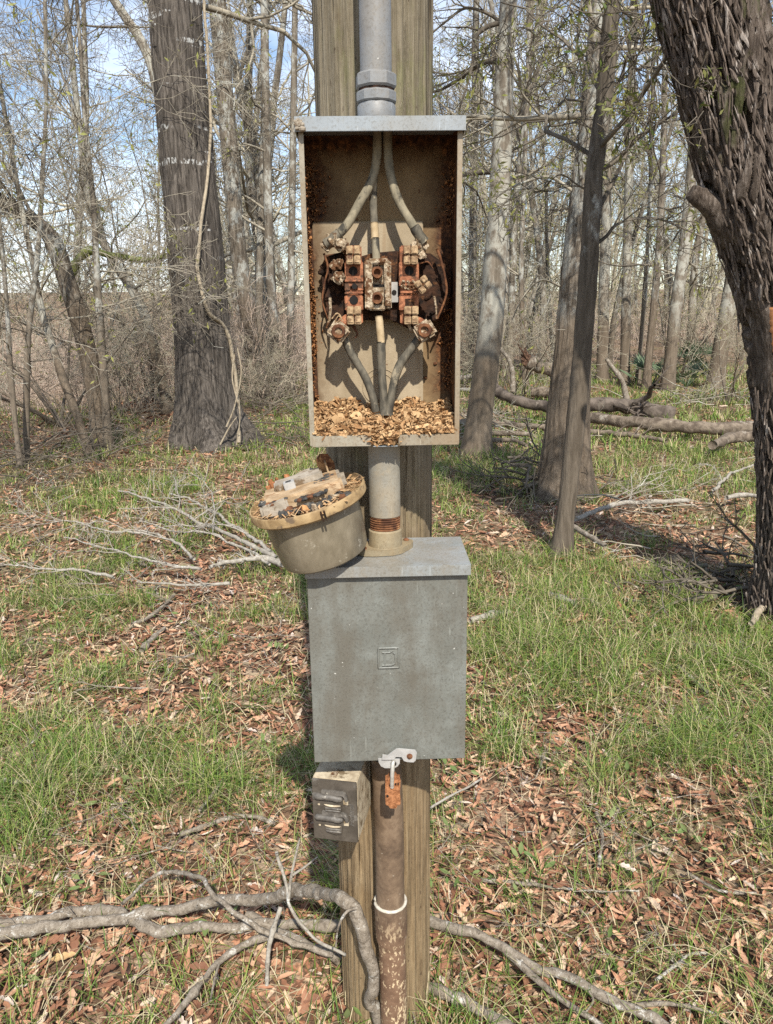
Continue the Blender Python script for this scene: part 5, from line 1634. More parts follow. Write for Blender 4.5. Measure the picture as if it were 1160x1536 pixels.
def shaggy_details():
    t = G[0]
    Pg, Rg = G[1], G[2]
    # sawn stub
    q = smooth_path([at(1135, 352, GY), at(1095, 326, GY - .03), at(1060, 304, GY - .05), at(1036, 287, GY - .06)], 22)
    k = ppm(300, GY - .17)
    MB().tube(q, np.array([52, 50, 48, 46, 43, 40, 37, 34, 31, 28, 25, 22, 20, 18, 17, 16, 15, 15, 14, 14, 13, 9]) / k, 26, True, .22, 3, 22).rough(.006, 40, 2).build('branch_stub', BK_G, t, 60)
    # orange scar without bark, set into the trunk
    nu, nv = 14, 40
    V = []
    for b_ in range(nv):
        fv = b_ / (nv - 1)
        y = 458 + 150 * fv
        xl_ = 1163 - 22 * math.sin(PI * min(1, .12 + fv * .9)) ** .6 + 4 * math.sin(fv * 9)
        xr_ = 1165 + 26 * math.sin(PI * min(1, .1 + fv * .88)) ** .6
        for a_ in range(nu):
            x = xl_ + (xr_ - xl_) * a_ / (nu - 1)
            ys_ = GY
            for _ in range(6):
                w = at(x, y, ys_)
                i = np.argmin(np.abs(Pg[:, 2] - w[2]))
                dx = np.clip((w[0] - Pg[i][0]) / Rg[i], -.97, .97)
                ys_ = GY - Rg[i] * math.sqrt(1 - dx * dx)
            edge = min(a_, nu - 1 - a_, b_, nv - 1 - b_)
            V.append(at(x, y, GY - Rg[i] * math.sqrt(1 - dx * dx) - (-.035 if edge == 0 else -.012)))
    V = np.array(V)
    V[:, 1] += (fbm(V * np.array([40, 40, 8]), 3, 5) - .5) * .012
    i, j = np.meshgrid(np.arange(nv - 1), np.arange(nu - 1), indexing='ij')
    qd = np.stack([i * nu + j, (i + 1) * nu + j, (i + 1) * nu + j + 1, i * nu + j + 1], -1).reshape(-1, 4)
    mesh_obj('bark_scar', V, qd, M_SCAR, t, True)
    # loose plates of bark
    rng = np.random.default_rng(2)
    me = []
    for s in range(7):
        rr = np.random.default_rng(s)
        m = MB()
        w = np.array([.35, .8, 1.0, .75, .3]) * rr.uniform(.8, 1.2, 5)
        zz = np.linspace(-1, 1, 5)
        cv = rr.uniform(.1, .35)
        v = []
        for a, z in zip(w, zz):
            off = cv * (z * z) * .4
            jx = rr.normal(0, .08)
            v += [(-a * .42 + jx, -off * .3, z), (jx, -.16 - off, z + rr.normal(0, .05)), (a * .42 + jx, -off * .3, z), (jx, .1, z)]
        f = []
        for r in range(4):
            for j in range(4):
                kk = (j + 1) % 4
                f.append((r * 4 + j, r * 4 + kk, r * 4 + 4 + kk, r * 4 + 4 + j))
        f += [(0, 1, 2, 3)[::-1], (16, 17, 18, 19)]
        m.add(v, f)
        me.append(mesh_data('bark_plate', np.concatenate(m.v), m.f, M_PLATE_B, 40))
    def frame():
        z = rng.uniform(.1, 3.1)
        i = int(np.clip(np.searchsorted(Pg[1:, 2], z), 1, len(Pg) - 2))
        th = rng.uniform(PI * .93, PI * 1.66)       # side towards the viewer
        ax = Pg[i + 1] - Pg[i - 1]
        ax /= np.linalg.norm(ax)
        nrm = np.array([math.cos(th), math.sin(th), 0])
        nrm -= ax * nrm.dot(ax)
        nrm /= np.linalg.norm(nrm)
        h = max(0, 1 - z / .5)
        p = Pg[i] + nrm * (Rg[i] * (1 + .3 * h * h) + rng.uniform(-.016, .006))
        side = np.cross(nrm, ax)
        L = rng.uniform(.025, .085)
        wd = rng.uniform(.009, .022)
        tilt = rng.normal(.03, .08)
        up = ax * math.cos(tilt) - nrm * math.sin(tilt)
        out = nrm * math.cos(tilt) + ax * math.sin(tilt)
        rl = rng.normal(0, .15)
        side, up = side * math.cos(rl) + up * math.sin(rl), up * math.cos(rl) - side * math.sin(rl)
        return Matrix(((side[0] * wd, -out[0] * .022, up[0] * L, p[0]), (side[1] * wd, -out[1] * .022, up[1] * L, p[1]), (side[2] * wd, -out[2] * .022, up[2] * L, p[2]), (0, 0, 0, 1)))
    qs = np.array(at(1165, 528, GY - .2))
    n1, VV, FF, off = 0, [], [], 0
    src = [(np.array([v.co[:] for v in m_.vertices]), [tuple(f.vertices) for f in m_.polygons]) for m_ in me]
    for k in range(1700):
        Mx = frame()
        p = np.array(Mx.translation[:])
        if abs(p[0] - qs[0]) < .075 and abs(p[2] - qs[2]) < .24:
            continue
        if n1 < 300 and k % 4 == 0:
            o = add_obj('bark_plate', me[n1 % 7], t)
            o.matrix_parent_inverse = Matrix.Identity(4)
            o.matrix_basis = Matrix.Translation(-Vector(BASES[t.name])) @ Mx
            n1 += 1
        else:
            v, f = src[k % 7]
            A3 = np.array(Mx.to_3x3())
            VV.append(v @ A3.T + p)
            FF += [tuple(x + off for x in q_) for q_ in f]
            off += len(v)
    o = mesh_obj('bark_flakes', np.concatenate(VV), FF, M_PLATE_B, t, 40)
    o['kind'] = 'stuff'
shaggy_details()

# -- the other trunks that can be told apart
SMALL = [
    ('leaning_tree', 'tall trunk leaning left behind the broad grey trunk', [(388, 597, 25), (372, 470, 24), (358, 380, 24), (342, 195, 25), (326, 0, 26), (318, -100, 26)], BK_E, 8, 3.2, .0),
    ('pale_sapling', 'thin pale stem against the tall leaning trunk', [(385, 594, 13), (388, 500, 12), (390, 400, 11), (394, 250, 10), (398, 100, 9), (400, -60, 8)], BK_X, 8, 2.5, .0),
    ('straight_tree', 'straight slender trunk midway between broad trunk and meter box', [(417, 596, 15), (412, 500, 14), (405, 400, 13), (400, 200, 13), (397, 50, 12), (396, -80, 11)], BK_X, 12, 2.0, .05),
    ('roadside_sapling', 'thin grey tree just left of the meter box', [(437, 592, 12), (436, 500, 11), (437, 400, 11), (440, 200, 10), (443, 0, 9), (444, -80, 8)], BK_X, 12, 1.8, .05),
    ('crooked_tree', 'crooked brown tree leaning left at the left brush pile', [(156, 678, 30), (147, 610, 27), (135, 545, 27), (118, 475, 27), (100, 420, 26), (84, 372, 26), (68, 345, 22), (40, 325, 18), (0, 302, 15), (-60, 280, 12)], BK_E, 10, 1.9, .05),
    ('arching_tree', 'thin tree leaning left towards the broad trunk foot', [(253, 618, 17), (242, 570, 16), (231, 522, 15), (216, 470, 15), (196, 430, 14), (172, 395, 13), (150, 350, 12), (130, 280, 10), (118, 180, 9)], BK_D, 14, 1.6, .06),
    ('stick_tree', 'straight thin stem right beside the crooked left tree', [(163, 680, 13), (157, 580, 12), (150, 480, 12), (145, 400, 10), (140, 300, 8), (128, 180, 7), (120, 60, 6)], BK_X, 14, 1.3, .06),
    ('thicket_sapling', 'thin upright stem at the far left edge of the thicket', [(40, 700, 10), (40, 600, 9), (43, 500, 9), (55, 400, 8), (62, 300, 7), (70, 150, 6)], BK_X, 14, 1.0, .05),
    ('thicket_sapling', 'slanted thin stem beneath the crooked left tree', [(136, 690, 13), (118, 630, 12), (93, 563, 12), (76, 510, 11), (64, 470, 10), (50, 400, 8), (30, 300, 7)], BK_D, 12, 1.0, .05),
    ('thicket_sapling', 'thin grey stem at the left picture border', [(32, 708, 9), (24, 640, 8), (16, 560, 8), (12, 480, 7), (4, 380, 6), (-10, 250, 5)], BK_X, 12, .9, .05),
    ('overhead_tree', 'grey limb-like tree slanting up left from behind the broad trunk', [(292, 610, 15), (275, 450, 15), (255, 250, 15), (232, 115, 15), (212, 62, 14), (190, 28, 14), (165, -10, 13), (140, -60, 12)], BK_D, 9, 2.6, .1),
    ('banded_tree', 'leaning trunk with white flood band near the shaggy tree', [(1072, 584, 25), (1080, 530, 24), (1090, 470, 22), (1100, 410, 21), (1112, 320, 19), (1122, 220, 17), (1128, 60, 15), (1130, -60, 14)], BK_D, 10, 2.6, .1),
    ('whitish_tree', 'tall whitish trunk beyond the fallen logs, thicker of its neighbours', [(1001, 586, 20), (1008, 520, 18), (1015, 455, 18), (1026, 380, 17), (1036, 280, 16), (1044, 150, 14), (1050, -40, 13)], BK_D, 12, 2.0, .1),
    ('brown_tree', 'thinner brown trunk left of the tall whitish trunk', [(969, 584, 13), (975, 520, 11), (982, 450, 11), (990, 350, 10), (996, 200, 9), (1000, -40, 8)], BK_E, 12, 2.0, .1),
    ('grey_tree', 'straight grey trunk rising behind the fallen log branch', [(937, 578, 15), (939, 480, 14), (941, 380, 13), (945, 200, 12), (950, 50, 11), (952, -60, 10)], BK_D, 12, 2.0, .1),
    ('wispy_sapling', 'wispy stem between the straight grey and brown trunks', [(957, 574, 8), (963, 500, 7), (968, 430, 7), (975, 300, 6), (980, 100, 5)], BK_X, 12, 1.4, .12),
    ('edge_tree', 'narrow trunk close beside the right wall of the meter box', [(704, 560, 13), (708, 450, 12), (710, 330, 12), (712, 200, 11), (714, 50, 10), (716, -60, 9)], BK_X, 12, 1.9, .08),
    ('dark_sapling', 'dark thin stem above the broken stump', [(789, 580, 9), (784, 500, 8), (782, 400, 8), (786, 280, 7), (792, 100, 6), (795, -40, 5)], BK_E, 12, 1.6, .1),
    ('dim_tree', 'dim straight trunk between the lichen tree and the broken stump', [(765, 572, 11), (768, 450, 10), (775, 300, 10), (790, 150, 9), (800, -40, 8)], BK_X, 12, 1.8, .08),
    ('bright_tree', 'bright pale trunk behind the slim dark tree', [(903, 575, 17), (906, 450, 16), (910, 300, 15), (912, 150, 14), (918, -40, 12)], BK_D, 10, 2.2, .1),
]
for k, (nm, lab, path, m, nl, lz, lf) in enumerate(SMALL):
    tree(nm, lab, path, m, sides=14, n=36, disp=disp_bark(10, .006, .25, (.5, .3), k), limbs=nl, lz=lz, seed=40 + k, leaf=lf, llen=(.9, 2.2), twig=(M_TWIG, M_TWIGD, M_TWIG)[k % 3], maxl=4)

# mossy broken limb lodged left of the broad trunk
_p = smooth_path([at(102, 418, 10.2), at(112, 398, 10.2), at(133, 376, 10.1), (at(170, 384, 10.1)), at(222, 390, 10.0), at(248, 384, 9.9)], 40)
tag(MB().tube(_p, np.linspace(.07, .025, 40), 10, True, .5, 3, 9).build('mossy_limb', M_MOSS, None, True), 'moss-covered broken limb caught among the thin left trees', 'limb')

# -- woodland copies: a few bare trees and shrubs, copied as individuals
def proto_tree(seed, h, r, limbs, lz, lean, leaf, twig, shrub=False):
    rng = np.random.default_rng(seed)
    out, tr = {}, {}
    if not shrub:
        d = np.array([rng.normal(0, lean), rng.normal(0, lean), 1.0])
        d /= np.linalg.norm(d)
        P, R, _ = walk(rng, np.array([0, 0, -.2]), d, h, r, r * .25, 16, .05, .03)
        tr[16] = [(P, R)]
        for k in range(limbs):
            i = rng.integers(max(1, int(lz / h * 15)), 15)
            az, el = rng.uniform(0, 2 * PI), rng.uniform(-.15, 1.0)
            dd = np.array([math.cos(az) * math.cos(el), math.sin(az) * math.cos(el), math.sin(el)])
            ramify(rng, P[i], dd, rng.uniform(.12, .26) * h * (1.15 - i / 20), max(R[i] * .42, .008), 1, 4, out, (6, 5, 4), .003)
    else:
        for k in range(limbs):
            az, el = rng.uniform(0, 2 * PI), rng.uniform(.7, 1.4)
            dd = np.array([math.cos(az) * math.cos(el), math.sin(az) * math.cos(el), math.sin(el)])
            P, R, _ = walk(rng, np.array([rng.normal(0, .15), rng.normal(0, .15), -.1]), dd, h * rng.uniform(.6, 1.1), r * rng.uniform(.5, 1), .004, 10, .14, rng.choice([-.06, -.01, .03]))
            tr.setdefault(10, []).append((P, R))
            for j in range(9):
                i = rng.integers(2, 9)
                ramify(rng, P[i], side_dir(rng, (P[i + 1] - P[i]) / np.linalg.norm(P[i + 1] - P[i]), rad(rng.uniform(25, 70))), rng.uniform(.15, .38) * h, max(R[i] * .5, .004), 2, 4, out, (5, 5, 3), .0026)
    n0 = list(tr)[0]
    v, f = tube_arrays(np.array([a for a, b in tr[n0]]), np.array([b for a, b in tr[n0]]), 10)
    td = mesh_data('trunk', v, f, BK_X, True)
    v, f = twig_mesh(out)
    cd = mesh_data('crown', v, f, twig, True)
    ld = None
    if leaf:
        lc = leaf_cards(rng, out, leaf, .035)
        if lc:
            ld = mesh_data('foliage', lc[0], lc[1], M_BUD)
    return td, cd, ld
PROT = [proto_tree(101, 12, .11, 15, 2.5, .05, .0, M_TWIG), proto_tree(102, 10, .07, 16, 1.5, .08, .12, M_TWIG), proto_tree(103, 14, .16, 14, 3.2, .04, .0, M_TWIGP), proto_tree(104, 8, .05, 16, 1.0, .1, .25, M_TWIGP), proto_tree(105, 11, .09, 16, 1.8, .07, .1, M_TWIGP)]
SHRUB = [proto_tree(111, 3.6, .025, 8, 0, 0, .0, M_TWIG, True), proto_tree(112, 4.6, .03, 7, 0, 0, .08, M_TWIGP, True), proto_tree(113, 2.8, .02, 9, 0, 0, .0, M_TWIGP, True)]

def place(proto, name, label, cat, x, y, rz, s, group):
    z = float(gz(x, y))
    o = thing(name, label, cat, (x, y, z), group)
    o.rotation_euler = (0, 0, rz)
    o.scale = (s, s, s)
    for nm, d in zip(('trunk', 'crown', 'foliage'), proto):
        if d is None:
            continue
        c = bpy.data.objects.new(nm, d)
        COL.objects.link(c)
        c.parent = o
    return o

ORD = 'first second third fourth fifth sixth seventh eighth ninth tenth eleventh twelfth thirteenth fourteenth fifteenth'.split()
def woodland():
    rng = np.random.default_rng(19)
    # (photo column range, distance range, how many, prototypes, label, group)
    sets = [
        (-60, 250, 16, 32, 7, 'among those left of the broad trunk', 'bare trees left of the broad trunk'),
        (330, 450, 15, 34, 9, 'among those between broad trunk and meter box', 'bare trees between broad trunk and meter box'),
        (690, 850, 15, 34, 11, 'among those between meter box and slim tree', 'bare trees right of the meter box'),
        (890, 1200, 16, 36, 14, 'among those behind the fallen logs', 'bare trees behind the fallen logs'),
    ]
    for x0, x1, y0, y1, n, lab, grp in sets:
        for k in range(n):
            px = x0 + (x1 - x0) * (k + rng.random()) / n
            y = y0 + (y1 - y0) * rng.random()
            x = at(px, 500, y)[0]
            place(PROT[rng.integers(0, len(PROT))], 'bare_tree', '%s bare slender tree from the left, %s' % (ORD[k], lab), 'tree', x, y, rng.uniform(0, 6.28), rng.uniform(.8, 1.25), grp)
    for px, y, s, k, lab in ((90, 10.5, 1.1, 0, 'bare many-stemmed shrub under the crooked left tree'), (190, 11.5, .7, 2, 'low bare shrub between crooked tree and broad trunk'),
                             (225, 13.5, 1.1, 1, 'pale bare shrub just left of the broad trunk'), (400, 11.5, .5, 2, 'low bare shrub in the grass right of the broad trunk'),
                             (450, 13, .6, 0, 'low bare shrub half hidden by the meter box left side'), (1095, 12.0, .55, 1, 'pale low shrub beneath the flood-banded trunk'), (775, 13.0, .6, 1, 'pale low shrub by the broken stump'),
                             (845, 16, .8, 0, 'bare shrub behind the thick brown trunk'), (1010, 16.5, .7, 1, 'bare shrub at the foot of the tall whitish trunk'), (690, 14.5, .7, 2, 'dark shrub close to the meter box right side')):
        x = at(px, 600, y)[0]
        place(SHRUB[k], 'bare_shrub', lab, 'shrub', x, y, rng.uniform(0, 6.28), s, 'bare shrubs in the wood')
woodland()

def far_woods():
    """trunks and twigs of the wood beyond, which melts into one mass"""
    rng = np.random.default_rng(23)
    tr, out = [], {}
    for k in range(230):
        y = rng.uniform(32, 85)
        x = rng.uniform(-1, 1) * (4 + y * .62)
        if x < -3 - .1 * y and rng.random() < .55:
            continue
        z = float(gz(x, y))
        h = rng.uniform(8, 19) * (.6 if x < 0 else 1)
        d = np.array([rng.normal(0, .06), rng.normal(0, .06), 1.0])
        P, R, _ = walk(rng, np.array([x, y, z - .2]), d / np.linalg.norm(d), h, rng.uniform(.05, .17), .02, 9, .05, .03)
        tr.append((P, R))
        for j in range(15):
            i = rng.integers(1, 8)
            az, el = rng.uniform(0, 2 * PI), rng.uniform(-.2, 1.0)
            dd = np.array([math.cos(az) * math.cos(el), math.sin(az) * math.cos(el), math.sin(el)])
            ramify(rng, P[i], dd, rng.uniform(1.2, 2.8), .02, 2, 4, out, (5, 5, 4), .006)
    v1, f1 = tube_arrays(np.array([a for a, b in tr]), np.array([b for a, b in tr]), 7)
    v2, f2 = twig_mesh(out)
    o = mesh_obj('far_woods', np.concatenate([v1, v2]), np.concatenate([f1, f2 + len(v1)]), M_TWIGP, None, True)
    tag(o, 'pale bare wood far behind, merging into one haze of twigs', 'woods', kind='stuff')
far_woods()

def spring_foliage():
    """first small leaves scattered through the wood beyond"""
    rng = np.random.default_rng(31)
    C = []
    for k in range(330):
        px = rng.uniform(690, 1180) if rng.random() < .68 else rng.uniform(-40, 460)
        y = rng.uniform(14, 45)
        c = at(px, 470 - abs(rng.normal(0, 130)), y)
        C.append(c + rng.normal(0, 1, (55, 3)) * np.array([1.1, 1.1, .7]) * (y / 22))
    C = np.concatenate(C)
    C = C[C[:, 2] > .6]
    N = len(C)
    a = rng.normal(size=(N, 3)); a /= np.linalg.norm(a, axis=1, keepdims=True)
    b = np.cross(a, rng.normal(size=(N, 3))); b /= np.linalg.norm(b, axis=1, keepdims=True)
    s = rng.uniform(.015, .035, (N, 1)) * (C[:, 1:2] / 18)
    V = np.stack([C - a * s, C - b * s * .4, C + a * s, C + b * s * .4], 1).reshape(-1, 3)
    m = simple('young_leaf', (0.24, 0.25, 0.07), (0.34, 0.33, 0.12), 3, .7, 0, island=True, c3=(0.42, 0.38, 0.2), transl=.45)
    o = mesh_obj('spring_foliage', V, np.arange(4 * N).reshape(-1, 4), m)
    tag(o, 'sparse yellow-green spring leaves through the far wood', 'foliage', kind='stuff')
spring_foliage()

def dry_brush():
    """pinkish dry weeds on the low ground to the left, and thin undergrowth further round"""
    rng = np.random.default_rng(29)
    out = {}
    for k in range(1150):
        left = rng.random() < .68
        y = 12.2 + 22 * rng.random() ** 1.5
        px = rng.uniform(-80, 500) if left else rng.uniform(480, 1200)
        if not left:
            y = rng.uniform(19, 36)
        x = at(px, 560, y)[0]
        z = float(gz(x, y))
        d = np.array([rng.normal(0, .25), rng.normal(0, .25), 1.0])
        ramify(rng, np.array([x, y, z]), d / np.linalg.norm(d), rng.uniform(.5, 1.9), rng.uniform(.004, .008), 2, 4, out, (6, 5, 3), .0035)
    v, f = twig_mesh(out)
    m = simple('dry_weed', (0.38, 0.29, 0.225), (0.52, 0.42, 0.335), 2.0, 0.95, 0.0, spec=.05, c3=(0.38, 0.34, 0.24), t3=.55)
    o = mesh_obj('dry_brush', v, f, m, None, True)
    tag(o, 'dry pinkish brush and weeds filling the low ground behind the trees', 'brush', kind='stuff')
dry_brush()

# ------------------------------------------------------------------ fallen wood
def stick(name, label, cat, pts, w0, w1, mat, lift=0.0, knots=.45, n=60, sides=10, jit=.25, twigs=0, seed=1, zoff=None, subs=(), group=None, jf=12, Y=None):
    """pts: photo points (px,py[,Y]); without Y they lie on the ground"""
    P = []
    for q in pts:
        if len(q) > 2:
            P.append(at(*q))
        elif Y is not None:
            P.append(at(q[0], q[1], Y))
        else:
            P.append(gnd(q[0], q[1], lift))
    P = smooth_path(P, n)
    rng = np.random.default_rng(seed)
    L = np.linalg.norm(np.diff(P, axis=0), axis=1).sum()
    P = P + (np.stack([fbm(P * 9 / max(L, .8) * 1.2 + 7 * k, 3, seed + k) for k in range(3)], 1) - .5) * (.03 * min(L, 2))
    P = P + (np.stack([fbm(P * 26 + 5 * k, 2, seed + 20 + k) for k in range(3)], 1) - .5) * (.016 * min(L, 1))
    k = [ppm(pts[0][1], P[0][1]), ppm(pts[-1][1], P[-1][1])]
    R = np.linspace(w0 / 2 / k[0], w1 / 2 / k[1], n)
    R = R * (1 + .18 * (fbm(P * 14, 2, seed + 5) - .5) * 2)
    cum = np.concatenate([[0], np.cumsum(np.linalg.norm(np.diff(P, axis=0), axis=1))])
    for kk_ in range(int(3 + L * 3)):
        R = R * (1 + rng.uniform(.15, 1) * knots * np.exp(-((cum - rng.uniform(0, L)) / (R.mean() * rng.uniform(.7, 1.8))) ** 2))
    o = MB().tube(P, R, sides, True, jit, seed, jf).build(name, mat, None, True)
    tag(o, label, cat, group)
    BASES[o.name] = (0, 0, 0)
    if twigs:
        out = {}
        for j in range(twigs):
            i = rng.integers(int(n * .15), n - 1)
            dd = P[i + 1] - P[i]
            dd /= np.linalg.norm(dd)
            s = side_dir(rng, dd, rad(rng.uniform(25, 60)))
            s[2] = abs(s[2]) * .4
            out2 = {}
            ramify(rng, P[i], s, rng.uniform(.12, .3) * L, R[i] * .5, 2, 4, out2, (4, 3, 3), .0016, trop=-.03)
            v, f = twig_mesh(out2, 4)
            mesh_obj('twig', v, f, mat, o, True)
    for sp, sw in subs:
        Q = smooth_path([at(*q) if len(q) > 2 else gnd(q[0], q[1], lift) for q in sp], 24)
        kk = ppm(sp[0][1], Q[0][1])
        MB().tube(Q, np.linspace(sw / 2 / kk, sw / 4 / kk, 24), 7, True, .25, seed + 3, 30).build('twig', mat, o, True)
    return o

stick('fallen_branch', 'thick grey branch hooked round the front of the pole', 'branch', [(-60, 1400), (60, 1394), (180, 1378), (270, 1362), (360, 1351, 1.58), (430, 1341, 1.50), (480, 1338, 1.40), (515, 1350, 1.30), (540, 1376, 1.272), (552, 1422, 1.268), (560, 1490, 1.275), (578, 1560, 1.30)], 17, 17, M_DEAD, .07, knots=.3, n=170, sides=18, jit=.22, jf=40, seed=3,
      subs=[([(535, 1362, 1.255), (520, 1368, 1.24), (508, 1390, 1.24), (504, 1420, 1.25)], 5)])
stick('fallen_branch', 'long grey branch lying behind the pole and running down to the right', 'branch', [(-40, 1384), (60, 1380), (130, 1364), (190, 1376), (240, 1402), (300, 1398), (400, 1386), (510, 1378), (575, 1372), (645, 1382), (740, 1418), (850, 1468), (955, 1508), (1000, 1536), (1040, 1580)], 17, 14, M_DEAD, .055, knots=.3, n=170, sides=16, jit=.22, jf=40, seed=4,
      subs=[([(760, 1428), (830, 1490), (900, 1536), (930, 1560)], 11), ([(955, 1508), (1010, 1506), (1075, 1520)], 8), ([(880, 1482), (890, 1500), (878, 1520)], 5)])
stick('fallen_branch', 'dark short branch pointing behind the pole foot', 'branch', [(370, 1376), (400, 1392), (450, 1412), (500, 1436), (560, 1468, 1.53), (640, 1486), (700, 1506), (770, 1545)], 14, 15, M_DEAD, .05, knots=.3, n=90, sides=14, jit=.22, jf=40, seed=5)
stick('fallen_branch', 'thin bare branch rising from the lower left to the thick branches', 'branch', [(240, 1550), (285, 1492), (330, 1440), (370, 1415), (410, 1402)], 9, 12, M_DEAD, .07, n=70, sides=10, jit=.2, jf=40, seed=6, subs=[([(330, 1440), (322, 1470), (316, 1500)], 5)])
stick('bent_twig', 'thin bent twig arching over the thick grey branches', 'twig', [(185, 1358), (215, 1328), (243, 1308), (290, 1313, 1.64), (330, 1352, 1.52), (372, 1382, 1.48), (440, 1412, 1.46), (500, 1432, 1.44)], 5, 9, M_DEAD, .09, n=80, sides=8, jit=.2, jf=40, seed=7)
stick('forked_twig', 'white forked twig sticking up beside the twin breaker block', 'twig', [(520, 1432, 1.36), (470, 1405, 1.40), (436, 1362, 1.44), (430, 1330, 1.47), (418, 1290, 1.50), (415, 1278, 1.5)], 5, 5, M_WHITE, n=60, sides=7, jit=.2, jf=40, seed=8,
      subs=[([(433, 1350, 1.45), (438, 1310, 1.46), (447, 1270, 1.47), (450, 1258, 1.47)], 5), ([(440, 1312, 1.46), (458, 1300, 1.46), (477, 1285, 1.46)], 4.5)])
stick('white_stick', 'short white stick standing below the thick grey branches', 'stick', [(421, 1360, 1.50), (405, 1412, 1.45), (400, 1478, 1.42)], 7, 6, M_WHITE, n=30, sides=8, seed=9, jit=.2, jf=40)
stick('curved_stick', 'curved brown stick in the grass left of the twin breaker', 'stick', [(270, 1252), (310, 1238), (345, 1226), (380, 1224), (410, 1236)], 8, 6, M_DEAD, .03, n=50, seed=10)
stick('grass_stick', 'thin stick lying in the grass left of the breaker box', 'stick', [(300, 1215), (330, 1175), (350, 1140), (372, 1128)], 5, 4, M_DEAD, .03, n=40, seed=11, twigs=2)
stick('ground_stick', 'grey stick on the leaves right of the pole', 'stick', [(722, 1320), (790, 1326), (860, 1334), (910, 1338)], 6, 4, M_DEAD, .03, n=40, seed=12)
stick('ground_stick', 'short upright-looking stick amid leaves right of the breaker box', 'stick', [(896, 1220), (904, 1255), (898, 1300)], 5, 5, M_DEAD, .04, n=40, seed=13)
stick('ground_stick', 'slender twig lying among leaves at the right', 'stick', [(1030, 1310), (1080, 1335), (1135, 1340)], 5, 4, M_DEAD, .03, n=40, seed=14)
stick('pale_twig', 'pale twig slanting up from the grass right of the pole', 'twig', [(644, 1212), (672, 1196), (700, 1182), (722, 1168)], 4, 3, M_WHITE, .08, n=40, seed=15)
stick('pale_twig', 'forked pale twig on the leaves near the lower right corner', 'twig', [(985, 1470), (1010, 1450), (1035, 1432), (1060, 1430)], 5, 4, M_WHITE, .04, n=40, seed=16, twigs=3)
stick('lichen_stick', 'lichen-covered grey stick on leaves left of the breaker box', 'stick', [(212, 975), (228, 958), (248, 942)], 9, 6, M_DEAD, .02, n=40, seed=17, jit=.5)
stick('dark_stick', 'dark short stick on the leaves left of the breaker box', 'stick', [(198, 938), (225, 925), (262, 892)], 6, 4, M_DEAD, .03, n=40, seed=18)
stick('small_stick', 'short pale stick at the left edge in the grass', 'stick', [(-8, 1168), (20, 1172), (48, 1172)], 8, 6, M_WHITE, .03, n=30, seed=19)
stick('small_stick', 'brown stick in the leaf litter above the right grass', 'stick', [(1018, 1000), (1042, 1022), (1064, 1040)], 8, 6, M_DEAD, .03, n=30, seed=20)
stick('small_stick', 'lichen stick lying in grass just right of the breaker box hood', 'stick', [(705, 932), (735, 922), (765, 918)], 9, 7, M_WHITE, .03, n=30, seed=21, jit=.5)
stick('small_stick', 'mottled stick half sunk in the grass before the slim dark tree', 'stick', [(825, 892), (850, 900), (865, 908)], 9, 7, M_WHITE, .03, n=30, seed=22, jit=.5)
stick('root_stick', 'bent stick leaning on the foot of the shaggy tree', 'stick', [(1128, 935), (1140, 915), (1165, 900)], 9, 11, M_VINE, .08, n=30, seed=23)

# bleached dead branch left of the meter
for k, (pts, w, lab) in enumerate((
        ([(425, 846), (395, 838), (350, 842), (315, 850)], 12, 'thick bleached limb end just left of the breaker box'),
        ([(415, 836), (365, 812), (300, 783), (268, 766), (230, 752), (180, 735)], 8, 'long bleached branch pointing up left from the breaker box'),
        ([(412, 830), (370, 802), (330, 775), (290, 752), (256, 742)], 7, 'bleached branch beneath the round meter, middle of the fan'),
        ([(290, 838), (262, 812), (215, 800), (160, 795), (110, 782), (70, 780)], 5, 'bleached branch reaching furthest left of the fan'),
        ([(300, 855), (262, 848), (215, 838), (150, 818), (95, 805)], 5, 'low bleached branch along the bottom of the fan'),
        ([(345, 875), (300, 878), (250, 876), (205, 872)], 6, 'short lichen-covered branch in the grass below the bleached fan'),
        ([(170, 865), (120, 855), (60, 852), (0, 845)], 5, 'thin bleached stick near the left edge below the brush'),
        ([(405, 845), (360, 820), (310, 800), (255, 795), (210, 780)], 5, 'thin bleached branch inside the fan left of the meter'))):
    stick('bleached_branch', lab, 'branch', pts, w, w * .35, M_WHITE, .10, n=60, sides=8, twigs=7, seed=60 + k, group='bleached branches left of the meter')

